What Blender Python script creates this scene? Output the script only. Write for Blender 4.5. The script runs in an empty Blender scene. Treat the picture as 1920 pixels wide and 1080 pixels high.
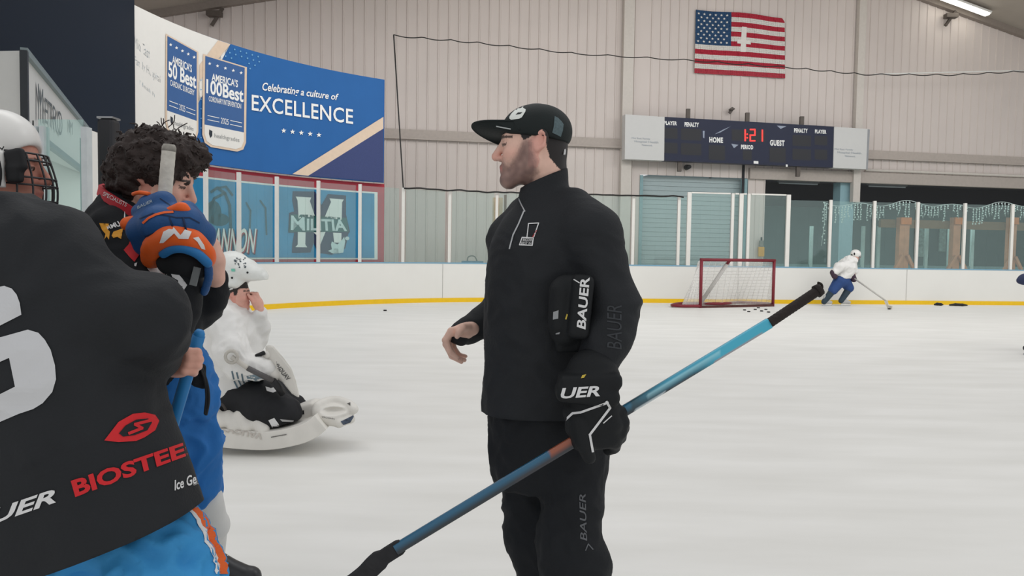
import bpy, bmesh, math, random
import numpy as np
from mathutils import Vector, Matrix, noise
from mathutils.bvhtree import BVHTree

random.seed(7)
SC = bpy.context.scene
COL = SC.collection

# ------------------------------------------------------------------ camera
F = 1450.0                                  # focal length in pixels of a 1920 wide frame
CAM = Vector((0, 0, 1.4))
TH = math.atan(70 / F)
RO = 0.015
_f = Vector((0, math.cos(TH), -math.sin(TH)))
_u = Vector((0, math.sin(TH), math.cos(TH)))
_r = Vector((1, 0, 0))
RX = _r * math.cos(RO) + _u * math.sin(RO)
UP = _u * math.cos(RO) - _r * math.sin(RO)
cd = bpy.data.cameras.new('camera')
cd.sensor_width = 36.0
cd.lens = 36.0 * F / 1920
cd.clip_end = 200
cam = bpy.data.objects.new('camera', cd)
COL.objects.link(cam)
cam.matrix_world = Matrix(((RX.x, UP.x, -_f.x, CAM.x), (RX.y, UP.y, -_f.y, CAM.y), (RX.z, UP.z, -_f.z, CAM.z), (0, 0, 0, 1)))
SC.camera = cam

# ------------------------------------------------------------------ light and exposure
w = bpy.data.worlds.new('world')
SC.world = w
w.use_nodes = True
w.node_tree.nodes['Background'].inputs[0].default_value = (0.98, 0.985, 1.0, 1)
w.node_tree.nodes['Background'].inputs[1].default_value = 0.735
SC.view_settings.view_transform = 'Standard'
SC.view_settings.look = 'None'
SC.view_settings.gamma = 1
SC.view_settings.use_curve_mapping = False
SC.view_settings.exposure = 0.0


def area(name, loc, sx, sy, power, col=(1, .985, .96)):
    l = bpy.data.lights.new(name, 'AREA')
    l.shape = 'RECTANGLE'
    l.size, l.size_y, l.energy, l.color = sx, sy, power, col
    o = bpy.data.objects.new(name, l)
    o.location = loc
    COL.objects.link(o)
    return o


for lx, ly, pw, tilt in ((-2, 6, 110, 0), (7, 6, 110, 0), (-6, 12, 190, 50), (2, 13, 215, 50), (9, 14, 215, 50), (16, 15, 215, 50)):
    area('overhead_rink_light', (lx, ly, 8.2), 6, 3, pw).rotation_euler = (math.radians(tilt), 0, 0)  # the tilted lamps are added and aimed to brighten the back wall
for lx, ly in ((10, 29.5), (17, 31)):
    area('annex_fill_light', (lx, ly, 3.2), 4, 2, 60, (.95, 1, .98))  # unseen fill lamps added to lift the dark annex

# ------------------------------------------------------------------ image ray helpers


def ray(px, py):
    return _f + RX * ((px - 960) / F) - UP * ((py - 540) / F)


def at(px, py, Y):
    d = ray(px, py)
    return CAM + d * (Y / d.y)


def gnd(px, py, z=0.0):
    d = ray(px, py)
    return CAM + d * ((z - CAM.z) / d.z)


def Q(D):
    return lambda px, py, dy=0.0: at(px, py, D + dy)


def plane_pt(px, py, p0, n):
    d = ray(px, py)
    return CAM + d * ((p0 - CAM).dot(n) / d.dot(n))


# ------------------------------------------------------------------ materials
def lin(c):
    return tuple(((x / 255) / 12.92 if x / 255 <= .04045 else ((x / 255 + .055) / 1.055) ** 2.4) for x in c)


MATS = {}


def mat(name, rgb, rough=.6, metal=0, spec=.3, vary=.06, scale=12, bump=0, bscale=60, emit=0, attr=None, sheen=0):
    if name in MATS:
        return MATS[name]
    m = bpy.data.materials.new(name)
    m.use_nodes = True
    nt = m.node_tree
    b = nt.nodes['Principled BSDF']
    c = lin(rgb)
    b.inputs['Roughness'].default_value = rough
    b.inputs['Metallic'].default_value = metal
    b.inputs['Specular IOR Level'].default_value = spec
    if sheen:
        b.inputs['Sheen Weight'].default_value = sheen
    tc = nt.nodes.new('ShaderNodeTexCoord')
    if attr:
        a = nt.nodes.new('ShaderNodeAttribute')
        a.attribute_name = attr
        src = a.outputs['Color']
    else:
        src = None
    if vary > 0:
        n = nt.nodes.new('ShaderNodeTexNoise')
        n.inputs['Scale'].default_value = scale
        n.inputs['Detail'].default_value = 3
        nt.links.new(tc.outputs['Object'], n.inputs['Vector'])
        mr = nt.nodes.new('ShaderNodeMapRange')
        mr.inputs[1].default_value, mr.inputs[2].default_value = .3, .7
        mr.inputs[3].default_value, mr.inputs[4].default_value = 1 - vary, 1 + vary
        nt.links.new(n.outputs['Fac'], mr.inputs[0])
        mx = nt.nodes.new('ShaderNodeVectorMath')
        mx.operation = 'SCALE'
        if src:
            nt.links.new(src, mx.inputs[0])
        else:
            mx.inputs[0].default_value = c
        nt.links.new(mr.outputs[0], mx.inputs['Scale'])
        nt.links.new(mx.outputs[0], b.inputs['Base Color'])
    elif src:
        nt.links.new(src, b.inputs['Base Color'])
    else:
        b.inputs['Base Color'].default_value = (*c, 1)
    if bump:
        n2 = nt.nodes.new('ShaderNodeTexNoise')
        n2.inputs['Scale'].default_value = bscale
        nt.links.new(tc.outputs['Object'], n2.inputs['Vector'])
        bp = nt.nodes.new('ShaderNodeBump')
        bp.inputs['Strength'].default_value = bump
        bp.inputs['Distance'].default_value = .01
        nt.links.new(n2.outputs['Fac'], bp.inputs['Height'])
        nt.links.new(bp.outputs[0], b.inputs['Normal'])
    if emit:
        b.inputs['Emission Color'].default_value = (*c, 1)
        b.inputs['Emission Strength'].default_value = emit
    MATS[name] = m
    return m


def glass_mat(name, tint, gloss=.08, gcol=(.8, .95, .93), veil=0.0):
    m = bpy.data.materials.new(name)
    m.use_nodes = True
    nt = m.node_tree
    nt.nodes.remove(nt.nodes['Principled BSDF'])
    out = nt.nodes['Material Output']
    t = nt.nodes.new('ShaderNodeBsdfTransparent')
    t.inputs[0].default_value = (*tint, 1)
    g = nt.nodes.new('ShaderNodeBsdfGlossy')
    g.inputs['Roughness'].default_value = .12
    g.inputs[0].default_value = (*gcol, 1)
    x = nt.nodes.new('ShaderNodeMixShader')
    x.inputs[0].default_value = gloss
    nt.links.new(t.outputs[0], x.inputs[1])
    nt.links.new(g.outputs[0], x.inputs[2])
    last = x
    if veil:  # diffuse share paints reflected haze into panes; on nets it is the thread
        d = nt.nodes.new('ShaderNodeBsdfDiffuse')
        d.inputs[0].default_value = (*gcol, 1)
        y = nt.nodes.new('ShaderNodeMixShader')
        y.inputs[0].default_value = veil
        nt.links.new(x.outputs[0], y.inputs[1])
        nt.links.new(d.outputs[0], y.inputs[2])
        last = y
    nt.links.new(last.outputs[0], out.inputs[0])
    return m


def ice_mat():
    m = mat('ice', (232, 231, 227), .42, spec=.25, vary=0)
    nt = m.node_tree
    b = nt.nodes['Principled BSDF']
    tc = nt.nodes.new('ShaderNodeTexCoord')
    mp = nt.nodes.new('ShaderNodeMapping')
    mp.inputs['Scale'].default_value = (.5, 2.2, 1)
    mp.inputs['Rotation'].default_value = (0, 0, .3)
    nt.links.new(tc.outputs['Object'], mp.inputs[0])
    n = nt.nodes.new('ShaderNodeTexNoise')
    n.inputs['Scale'].default_value = 1.6
    n.inputs['Detail'].default_value = 6
    nt.links.new(mp.outputs[0], n.inputs['Vector'])
    r = nt.nodes.new('ShaderNodeValToRGB')
    r.color_ramp.elements[0].position, r.color_ramp.elements[1].position = .3, .75
    r.color_ramp.elements[0].color = (*lin((226, 225, 220)), 1)
    r.color_ramp.elements[1].color = (*lin((237, 236, 232)), 1)
    nt.links.new(n.outputs['Fac'], r.inputs[0])
    nt.links.new(r.outputs[0], b.inputs['Base Color'])
    mr = nt.nodes.new('ShaderNodeMapRange')
    mr.inputs[3].default_value, mr.inputs[4].default_value = .34, .6
    nt.links.new(n.outputs['Fac'], mr.inputs[0])
    nt.links.new(mr.outputs[0], b.inputs['Roughness'])
    return m


# ------------------------------------------------------------------ object helpers
def link(o, parent=None):
    COL.objects.link(o)
    if parent is not None:
        o.parent = parent
    return o


def tag(o, label=None, cat=None, group=None, kind=None):
    for k, v in (('label', label), ('category', cat), ('group', group), ('kind', kind)):
        if v:
            o[k] = v
    return o


def thing(name, label, cat, loc=(0, 0, 0), group=None):
    o = bpy.data.objects.new(name, None)
    o.empty_display_size = .1
    link(o)
    o.location = loc
    return tag(o, label, cat, group)


def put(o, parent):
    """Link o under parent so that its vertices stay in world space."""
    link(o)
    if parent is not None:
        o.parent = parent
        pl = Vector((0, 0, 0))
        q = parent
        while q is not None:
            pl += Vector(q.location) + q.matrix_parent_inverse.to_translation()
            q = q.parent
        o.matrix_parent_inverse = Matrix.Translation(-pl)
    return o


class MB:
    def __init__(s):
        s.v, s.f, s.m, s.sm = [], [], [], []

    def add(s, vs, fs, mi=0, smooth=False):
        b = len(s.v)
        s.v += [tuple(x) for x in vs]
        s.f += [tuple(i + b for i in f) for f in fs]
        s.m += [mi] * len(fs)
        s.sm += [smooth] * len(fs)
        return s

    def quad(s, a, b, c, d, mi=0):
        return s.add([a, b, c, d], [(0, 1, 2, 3)], mi)

    def hexa(s, lo, hi, mi=0):
        """Eight corners: four of one end, four of the other in the same order."""
        return s.add(list(lo) + list(hi), [(3, 2, 1, 0), (4, 5, 6, 7), (0, 1, 5, 4), (1, 2, 6, 5), (2, 3, 7, 6), (3, 0, 4, 7)], mi)

    def box(s, c, h, R=None, mi=0):
        c = Vector(c)
        R = R or Matrix.Identity(3)
        lo = [c + R @ Vector((x * h[0], y * h[1], -h[2])) for x, y in ((-1, -1), (1, -1), (1, 1), (-1, 1))]
        hi = [c + R @ Vector((x * h[0], y * h[1], h[2])) for x, y in ((-1, -1), (1, -1), (1, 1), (-1, 1))]
        return s.hexa(lo, hi, mi)

    def tube(s, pts, r, n=8, mi=0, cap=True, flat=1.0, closed=False):
        pts = [Vector(p) for p in pts]
        rs = r if isinstance(r, (list, tuple)) else [r] * len(pts)
        vs, prev = [], None
        N = len(pts)
        for i, p in enumerate(pts):
            if closed:
                t = (pts[(i + 1) % N] - pts[i - 1]).normalized()
            else:
                t = (pts[min(i + 1, N - 1)] - pts[max(i - 1, 0)]).normalized()
            if prev is None:
                a = Vector((0, 0, 1)) if abs(t.z) < .9 else Vector((0, 1, 0))
                x = t.cross(a).normalized()
            else:
                x = (prev - t * prev.dot(t)).normalized()
            prev = x
            y = t.cross(x)
            for k in range(n):
                an = 2 * math.pi * k / n
                vs.append(p + (x * math.cos(an) + y * math.sin(an) * flat) * rs[i])
        fs = []
        for i in range(N if closed else N - 1):
            j = (i + 1) % N
            for k in range(n):
                fs.append((i * n + k, i * n + (k + 1) % n, j * n + (k + 1) % n, j * n + k))
        if cap and not closed:
            fs.append(tuple(range(n - 1, -1, -1)))
            fs.append(tuple((N - 1) * n + k for k in range(n)))
        return s.add(vs, fs, mi, True)

    def sweep(s, pts, a, b, ax, mi=0):
        """Rectangular bar through pts; ax is the direction of the half-width a."""
        pts = [Vector(p) for p in pts]
        ax = Vector(ax)
        vs, N = [], len(pts)
        for i, p in enumerate(pts):
            t = (pts[min(i + 1, N - 1)] - pts[max(i - 1, 0)]).normalized()
            x = (ax - t * ax.dot(t)).normalized()
            y = t.cross(x)
            aa = a[i] if isinstance(a, (list, tuple)) else a
            for u, v in ((-1, -1), (1, -1), (1, 1), (-1, 1)):
                vs.append(p + x * u * aa + y * v * b)
        fs = [(3, 2, 1, 0), tuple((N - 1) * 4 + k for k in range(4))]
        for i in range(N - 1):
            for k in range(4):
                fs.append((i * 4 + k, i * 4 + (k + 1) % 4, i * 4 + 4 + (k + 1) % 4, i * 4 + 4 + k))
        return s.add(vs, fs, mi)

    def build(s, name, ms, parent=None, bevel=0):
        me = bpy.data.meshes.new(name)
        me.from_pydata(s.v, [], s.f)
        for m in (ms if isinstance(ms, (list, tuple)) else [ms]):
            me.materials.append(m)
        me.polygons.foreach_set('material_index', s.m)
        me.polygons.foreach_set('use_smooth', s.sm)
        bm = bmesh.new()
        bm.from_mesh(me)
        bmesh.ops.recalc_face_normals(bm, faces=bm.faces)
        bm.to_mesh(me)
        bm.free()
        me.update()
        o = bpy.data.objects.new(name, me)
        if bevel:
            bv = o.modifiers.new('bevel', 'BEVEL')
            bv.width, bv.segments, bv.limit_method = bevel, 2, 'ANGLE'
        put(o, parent)
        return o


def crom(pts, n=6):
    """Smooth curve through pts."""
    pts = [Vector(p) for p in pts]
    out = []
    for i in range(len(pts) - 1):
        p0, p1, p2, p3 = pts[max(i - 1, 0)], pts[i], pts[i + 1], pts[min(i + 2, len(pts) - 1)]
        for k in range(n):
            t = k / n
            out.append(.5 * ((2 * p1) + (p2 - p0) * t + (2 * p0 - 5 * p1 + 4 * p2 - p3) * t * t + (3 * p1 - p0 - 3 * p2 + p3) * t ** 3))
    out.append(pts[-1])
    return out


# ------------------------------------------------------------------ distance-field modeller (organic shapes)
class SDF:
    def __init__(s):
        s.ops, s.cuts = [], []

    def cone(s, a, b, ra, rb, k=.02, fl=None, sub=False):
        a, b = np.array(a, float), np.array(b, float)
        r = max(ra, rb)

        def fn(P):
            ba = b - a
            t = np.clip((P - a) @ ba / max(ba @ ba, 1e-12), 0, 1)
            d = P - a - t[..., None] * ba
            if fl is not None:
                n = np.array(fl[0], float)
                n /= np.linalg.norm(n)
                d = d + n * ((d @ n) * (1 / fl[1] - 1))[..., None]
            return np.linalg.norm(d, axis=-1) - (ra + (rb - ra) * t)
        m = r * (max(1, fl[1]) if fl is not None else 1)
        s.ops.append((fn, np.minimum(a, b) - m, np.maximum(a, b) + m, k, sub))
        return s

    def chain(s, pts, rs, k=.015, fl=None):
        if not isinstance(rs, (list, tuple)):
            rs = [rs] * len(pts)
        for i in range(len(pts) - 1):
            s.cone(pts[i], pts[i + 1], rs[i], rs[i + 1], k, fl)
        return s

    def ell(s, c, r, R=None, k=.02, sub=False):
        c, r = np.array(c, float), np.array(r, float)
        M = np.array(R) if R is not None else np.eye(3)

        def fn(P):
            q = (P - c) @ M
            k0 = np.linalg.norm(q / r, axis=-1)
            k1 = np.linalg.norm(q / (r * r), axis=-1)
            return np.where(k1 > 1e-9, k0 * (k0 - 1) / np.maximum(k1, 1e-9), -r.min())
        m = r.max()
        s.ops.append((fn, c - m, c + m, k, sub))
        return s

    def box(s, c, h, R=None, rd=.01, k=.01, sub=False):
        c, h = np.array(c, float), np.array(h, float)
        M = np.array(R) if R is not None else np.eye(3)

        def fn(P):
            q = np.abs((P - c) @ M) - (h - rd)
            return np.linalg.norm(np.maximum(q, 0), axis=-1) + np.minimum(q.max(-1), 0) - rd
        m = np.linalg.norm(h)
        s.ops.append((fn, c - m, c + m, k, sub))
        return s

    def stack(s, o, M, rows, k=.03, n=2.3):
        """Rows (z, cx, cy, rx, ry) of superelliptic sections along the third column of M."""
        o = np.array(o, float)
        M = np.array(M, float)
        rows = np.array(sorted(rows), float)
        zz = np.linspace(rows[0, 0], rows[-1, 0], 80)
        tab = [np.interp(zz, rows[:, 0], rows[:, i]) for i in range(1, 5)]
        ker = np.ones(7) / 7
        tab = [np.convolve(np.pad(t, 3, mode='edge'), ker, 'valid') for t in tab]

        def fn(P):
            q = (P - o) @ M
            z = np.clip(q[..., 2], zz[0], zz[-1])
            cx, cy, rx, ry = [np.interp(z, zz, t) for t in tab]
            e = (np.abs((q[..., 0] - cx) / rx) ** n + np.abs((q[..., 1] - cy) / ry) ** n) ** (1 / n)
            d = (e - 1) * np.minimum(rx, ry)
            dz = np.maximum(zz[0] - q[..., 2], q[..., 2] - zz[-1])
            return np.maximum(d, dz)
        cs = []
        for rw in rows:
            for a in (-1, 1):
                for b in (-1, 1):
                    cs.append(o + M @ np.array([rw[1] + a * rw[3], rw[2] + b * rw[4], rw[0]]))
        cs = np.array(cs)
        s.ops.append((fn, cs.min(0), cs.max(0), k, False))
        return s

    def cut(s, p, n):
        s.cuts.append((np.array(p, float), np.array(Vector(n).normalized(), float)))
        return s

    def mesh(s, h, disp=None):
        lo = np.min([o[1] for o in s.ops if not o[4]], axis=0) - 3 * h - .01
        hi = np.max([o[2] for o in s.ops if not o[4]], axis=0) + 3 * h + .01
        dim = np.ceil((hi - lo) / h).astype(int) + 1
        ax = [lo[i] + h * np.arange(dim[i]) for i in range(3)]
        V = np.full(dim, .2, np.float32)
        for fn, a, b, k, sub in s.ops:
            mg = max(.03, k * 1.5)
            i0 = np.maximum(((a - mg - lo) / h).astype(int), 0)
            i1 = np.minimum(((b + mg - lo) / h).astype(int) + 2, dim)
            if (i1 <= i0).any():
                continue
            sl = tuple(slice(i0[i], i1[i]) for i in range(3))
            G = np.stack(np.meshgrid(*[ax[i][sl[i]] for i in range(3)], indexing='ij'), -1)
            d = fn(G)
            v = V[sl]
            if sub:
                e = -d
                t = np.clip(.5 - .5 * (e - v) / k, 0, 1)
                V[sl] = e + (v - e) * t + k * t * (1 - t)
            else:
                t = np.clip(.5 + .5 * (d - v) / k, 0, 1)
                V[sl] = d + (v - d) * t - k * t * (1 - t)
        if s.cuts:
            G = np.stack(np.meshgrid(*ax, indexing='ij'), -1)
            for p, n in s.cuts:
                V = np.maximum(V, (G - p) @ n)
        return surface_nets(V, lo, h, disp)

    def build(s, name, m, parent, h=.01, disp=None, colfn=None, extra=None):
        vs, fs = s.mesh(h, disp)
        if extra:
            for e in extra:
                ev, ef = e
                fs = np.concatenate([fs, ef + len(vs)])
                vs = np.concatenate([vs, ev])
        return mesh_obj(name, vs, fs, m, parent, colfn)


def mesh_obj(name, vs, fs, m, parent, colfn=None):
    me = bpy.data.meshes.new(name)
    me.vertices.add(len(vs))
    me.vertices.foreach_set('co', np.asarray(vs, np.float32).ravel())
    me.loops.add(len(fs) * 4)
    me.loops.foreach_set('vertex_index', np.asarray(fs, np.int32).ravel())
    me.polygons.add(len(fs))
    me.polygons.foreach_set('loop_start', np.arange(len(fs), dtype=np.int32) * 4)
    me.polygons.foreach_set('use_smooth', np.ones(len(fs), bool))
    me.update(calc_edges=True)
    me.validate()
    me.materials.append(m)
    if colfn:
        c = colfn(np.asarray(vs))
        a = me.color_attributes.new('Col', 'FLOAT_COLOR', 'POINT')
        x = c / 255.0
        x = np.where(x <= .04045, x / 12.92, ((x + .055) / 1.055) ** 2.4)
        a.data.foreach_set('color', np.concatenate([x, np.ones((len(x), 1))], 1).astype(np.float32).ravel())
    o = bpy.data.objects.new(name, me)
    put(o, parent)
    return o


def surface_nets(V, lo, h, disp=None):
    S = V < 0
    nx, ny, nz = V.shape
    cnt = np.zeros((nx - 1, ny - 1, nz - 1), np.int8)
    cor = [(i, j, k) for i in (0, 1) for j in (0, 1) for k in (0, 1)]
    for i, j, k in cor:
        cnt += S[i:nx - 1 + i, j:ny - 1 + j, k:nz - 1 + k]
    act = (cnt > 0) & (cnt < 8)
    I = np.argwhere(act)
    idx = np.full(act.shape, -1, np.int64)
    idx[act] = np.arange(len(I))
    acc = np.zeros((len(I), 3))
    num = np.zeros(len(I))
    for a in range(len(cor)):
        for b in range(a + 1, len(cor)):
            ca, cb = np.array(cor[a]), np.array(cor[b])
            if np.abs(ca - cb).sum() != 1:
                continue
            va = V[tuple((I + ca).T)]
            vb = V[tuple((I + cb).T)]
            x = (va < 0) != (vb < 0)
            t = np.where(x, va / np.where(x, va - vb, 1), 0)
            acc += np.where(x[:, None], ca + t[:, None] * (cb - ca), 0)
            num += x
    P = lo + h * (I + acc / num[:, None])
    faces = []
    for d in range(3):
        e = [0, 0, 0]
        e[d] = 1
        A = S[tuple(slice(0, V.shape[i] - e[i]) for i in range(3))]
        B = S[tuple(slice(e[i], V.shape[i]) for i in range(3))]
        E = np.argwhere(A != B)
        u, v = (d + 1) % 3, (d + 2) % 3
        ok = (E[:, u] > 0) & (E[:, v] > 0) & (E[:, u] < V.shape[u] - 1) & (E[:, v] < V.shape[v] - 1)
        E = E[ok]
        ins = S[tuple(E.T)]
        q = []
        for du, dv in ((-1, -1), (0, -1), (0, 0), (-1, 0)):
            c = E.copy()
            c[:, u] += du
            c[:, v] += dv
            q.append(idx[tuple(c.T)])
        q = np.stack(q, 1)
        q[~ins] = q[~ins][:, ::-1]
        faces.append(q)
    Fc = np.concatenate(faces)
    Fc = Fc[(Fc >= 0).all(1)]
    # light relaxation
    for _ in range(2):
        s_ = np.zeros_like(P)
        n_ = np.zeros(len(P))
        for a in range(4):
            b = (a + 1) % 4
            np.add.at(s_, Fc[:, a], P[Fc[:, b]])
            np.add.at(n_, Fc[:, a], 1)
        P = np.where(n_[:, None] > 0, .5 * P + .5 * s_ / np.maximum(n_, 1)[:, None], P)
    if disp:
        nr = np.cross(P[Fc[:, 2]] - P[Fc[:, 0]], P[Fc[:, 3]] - P[Fc[:, 1]])
        N = np.zeros_like(P)
        for a in range(4):
            np.add.at(N, Fc[:, a], nr)
        N /= np.maximum(np.linalg.norm(N, axis=1), 1e-9)[:, None]
        P = P + N * np.array([disp(Vector(p)) for p in P])[:, None]
    return P, Fc


def folds(amp, s=(6, 6, 14), seed=0.0, fine=.35):
    """Cloth folds: ridged noise stretched by s, as a displacement of cloth."""
    def fn(p):
        q = Vector((p.x * s[0] + seed, p.y * s[1], p.z * s[2]))
        q += Vector((1, 1, 1)) * .7 * noise.noise(q * .6)
        a = 1 - abs(noise.noise(q)) * 2.4
        b = 1 - abs(noise.noise(q * 2.2 + Vector((5, 1, 3)))) * 2.4
        c = noise.noise(q * 5 + Vector((2, 7, 1)))
        return amp * (a * .7 - .35 + fine * (b - .4) + .12 * c)
    return fn


def curls(amp, sc, seed=0.0):
    def fn(p):
        q = p * sc + Vector((seed, 0, 0))
        return amp * (noise.noise(q) + .6 * noise.noise(q * 2.1) + .4 * abs(noise.noise(q * 4.3)))
    return fn


# ------------------------------------------------------------------ flat marks laid on surfaces
def text2d(txt, bold=0.0, shear=0.0, spacing=1.0):
    c = bpy.data.curves.new('lettering', 'FONT')
    c.body = txt
    c.size = 1
    c.offset = bold
    c.shear = shear
    c.space_character = spacing
    c.resolution_u = 3
    o = bpy.data.objects.new('lettering', c)
    COL.objects.link(o)
    dg = bpy.context.evaluated_depsgraph_get()
    me = bpy.data.meshes.new_from_object(o.evaluated_get(dg))
    vs = [tuple(v.co) for v in me.vertices]
    fs = [tuple(p.vertices) for p in me.polygons]
    bpy.data.meshes.remove(me)
    bpy.data.objects.remove(o)
    bpy.data.curves.remove(c)
    xs, ys = [v[0] for v in vs], [v[1] for v in vs]
    x0, x1, y0, y1 = min(xs), max(xs), min(ys), max(ys)
    return [((v[0] - x0) / (x1 - x0), (v[1] - y0) / (y1 - y0)) for v in vs], fs


def stroke(pts, wd):
    """Polygons for a polyline of given width, in the same plane as pts."""
    out = []
    for (a, b) in zip(pts, pts[1:]):
        dx, dy = b[0] - a[0], b[1] - a[1]
        L = math.hypot(dx, dy) or 1
        ex, ey = dx / L * wd * .3, dy / L * wd * .3
        nx, ny = -dy / L * wd / 2, dx / L * wd / 2
        out.append([(a[0] - ex + nx, a[1] - ey + ny), (b[0] + ex + nx, b[1] + ey + ny), (b[0] + ex - nx, b[1] + ey - ny), (a[0] - ex - nx, a[1] - ey - ny)])
    return out


def star(cx, cy, r, rot=0):
    return [(cx + (r if i % 2 == 0 else r * .42) * math.sin(rot + i * math.pi / 5), cy - (r if i % 2 == 0 else r * .42) * math.cos(rot + i * math.pi / 5)) for i in range(10)]


def disc(cx, cy, rx, ry=None, n=14):
    ry = ry or rx
    return [(cx + rx * math.cos(2 * math.pi * i / n), cy + ry * math.sin(2 * math.pi * i / n)) for i in range(n)]


def decal(name, m, parent, surf, polys=(), texts=(), grid=14, label=None):
    """A printed mark: plane shapes and letters, cut fine, laid on the surface surf(x, y)."""
    bm = bmesh.new()
    for pl in polys:
        try:
            bm.faces.new([bm.verts.new((x, y, 0)) for x, y in pl])
        except ValueError:
            pass
    for t in texts:
        txt, q = t[0], t[1]
        kw = t[2] if len(t) > 2 else {}
        vs, fs = text2d(txt, **kw)
        (ax, ay), (bx, by), (cx, cy), (dx, dy) = q           # bottom left, bottom right, top right, top left
        bv = []
        for u, v in vs:
            x = (1 - v) * ((1 - u) * ax + u * bx) + v * ((1 - u) * dx + u * cx)
            y = (1 - v) * ((1 - u) * ay + u * by) + v * ((1 - u) * dy + u * cy)
            bv.append(bm.verts.new((x, y, 0)))
        for f in fs:
            try:
                bm.faces.new([bv[i] for i in f])
            except ValueError:
                pass
    bmesh.ops.triangulate(bm, faces=bm.faces)
    if grid:
        xs = [v.co.x for v in bm.verts]
        ys = [v.co.y for v in bm.verts]
        for lo, hi, nn in ((min(xs), max(xs), (1, 0, 0)), (min(ys), max(ys), (0, 1, 0))):
            g = lo + grid
            while g < hi:
                co = (g, 0, 0) if nn[0] else (0, g, 0)
                bmesh.ops.bisect_plane(bm, geom=bm.verts[:] + bm.edges[:] + bm.faces[:], plane_co=co, plane_no=nn)
                g += grid
    bad = []
    for v in bm.verts:
        p = surf(v.co.x, v.co.y)
        if p is None:
            bad.append(v)
        else:
            v.co = p
    if bad:
        bmesh.ops.delete(bm, geom=bad, context='VERTS')
    for f in bm.faces:
        f.normal_update()
        if f.normal.dot(f.calc_center_median() - CAM) > 0:
            f.normal_flip()
    me = bpy.data.meshes.new(name)
    bm.to_mesh(me)
    bm.free()
    me.materials.append(m)
    o = bpy.data.objects.new(name, me)
    put(o, parent)
    if label:
        o['label'] = label
    return o


def on_mesh(o, off=.003):
    """Surface function: where the line of sight through (x, y) meets mesh o, lifted by off."""
    me = o.data
    t = BVHTree.FromPolygons([v.co[:] for v in me.vertices], [tuple(p.vertices) for p in me.polygons])

    def fn(x, y):
        d = ray(x, y).normalized()
        loc, nr, _i, dist = t.ray_cast(CAM, d)
        if loc is None:
            return None
        return loc - d * off
    return fn
# ------------------------------------------------------------------ shared colours
white = mat('white_paint', (222, 222, 218), .5, vary=.02)
offwhite = mat('off_white_plastic', (216, 214, 208), .45, vary=.02)
black = mat('black_rubber', (30, 31, 33), .6, vary=.05)
steel = mat('steel', (150, 152, 154), .35, metal=.8, vary=.04)
blade_steel = mat('blade_steel', (190, 193, 196), .25, metal=.9, vary=0)

# ------------------------------------------------------------------ the setting
# ice
mb = MB().quad((-40, -8, 0), (40, -8, 0), (40, 40, 0), (-40, 40, 0))
tag(mb.build('floor', ice_mat()), 'white scuffed ice sheet of the rink', 'ice', kind='structure')

# run of the boards: straight end, round corner, straight side
BA, BB = Vector((.6, 21.2)), Vector((34.0, 25.4))
BC, BR = Vector((1.8, 12.75)), 8.6
A1 = math.atan2(BA.y - BC.y, BA.x - BC.x)
A2 = math.pi + .124


def path_off(off):
    pts = []
    d = (BB - BA).normalized()
    n = Vector((-d.y, d.x))
    for i in range(24, -1, -1):
        pts.append(BA + d * (BB - BA).length * i / 24 + n * off)
    for i in range(1, 49):
        a = A1 + (A2 - A1) * i / 48
        pts.append(BC + Vector((math.cos(a), math.sin(a))) * (BR + off))
    e = pts[-1]
    s = Vector((.124, -.992))
    for i in range(1, 9):
        pts.append(e + s * i * .9)
    return pts


def wall_strip(o0, o1, z0, z1):
    m = MB()
    a, b = path_off(o0), path_off(o1)
    for i in range(len(a) - 1):
        m.hexa([(*a[i], z0), (*a[i + 1], z0), (*b[i + 1], z0), (*b[i], z0)], [(*a[i], z1), (*a[i + 1], z1), (*b[i + 1], z1), (*b[i], z1)])
    return m


def surf_path(off=0.0):
    """Where a line of sight meets the vertical surface that runs along the boards."""
    P = path_off(off)

    def fn(px, py):
        d = ray(px, py)
        best = None
        for a, b in zip(P, P[1:]):
            e = b - a
            det = d.x * -e.y + d.y * e.x
            if abs(det) < 1e-9:
                continue
            t = (a.x * -e.y + a.y * e.x) / det
            s = (d.x * a.y - d.y * a.x) / det
            if t > 0 and -.001 <= s <= 1.001 and (best is None or t < best):
                best = t
        return None if best is None else CAM + d * best
    return fn


BOARD_TOP, GLASS_TOP = 1.03, 2.96
tag(wall_strip(0, .1, .0, BOARD_TOP).build('wall_boards', mat('board_white', (226, 225, 220), .35, spec=.35, vary=.012, scale=1.5)),
    'white rink boards running round the corner', 'boards', kind='structure')
tag(wall_strip(-.014, 0, 0, .115).build('baseboard_boards', mat('kick_yellow', (233, 190, 32), .45, vary=.03)),
    'yellow kickplate along the foot of the boards', 'kickplate', kind='structure')
tag(wall_strip(-.01, .11, BOARD_TOP, BOARD_TOP + .03).build('trim_boards', mat('cap_blue', (120, 165, 190), .4, vary=.02)),
    'pale blue cap rail on the boards', 'rail', kind='structure')
bs = surf_path(-.004)
mb = MB()
for px in (1384, 1700, 830):
    p = bs(px, 530)
    mb.box((p.x, p.y, .57), (.006, .006, .45))
tag(mb.build('trim_seams', mat('seam_grey', (185, 184, 180), .5)), 'thin vertical seams between board panels', 'seam', kind='structure')

# far wall of ribbed metal sheet
WA = Vector((1, .2, 0)).normalized()
WN = Vector((.2, -1, 0)).normalized()
W0 = Vector((0, 24, 0))


def wallpt(px, py, off=0.0):
    return plane_pt(px, py, W0 + WN * off, WN)


def wu(px, py=300):
    return (wallpt(px, py) - W0).dot(WA)


def WP(u, z, off=0.0):
    p = W0 + WA * u + WN * off
    return Vector((p.x, p.y, z))


def roof_z(u):
    x = u * WA.x
    return min(8.3 + .24 * (x + 8.6), 10.3 - .24 * (x - 13.6))


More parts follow.
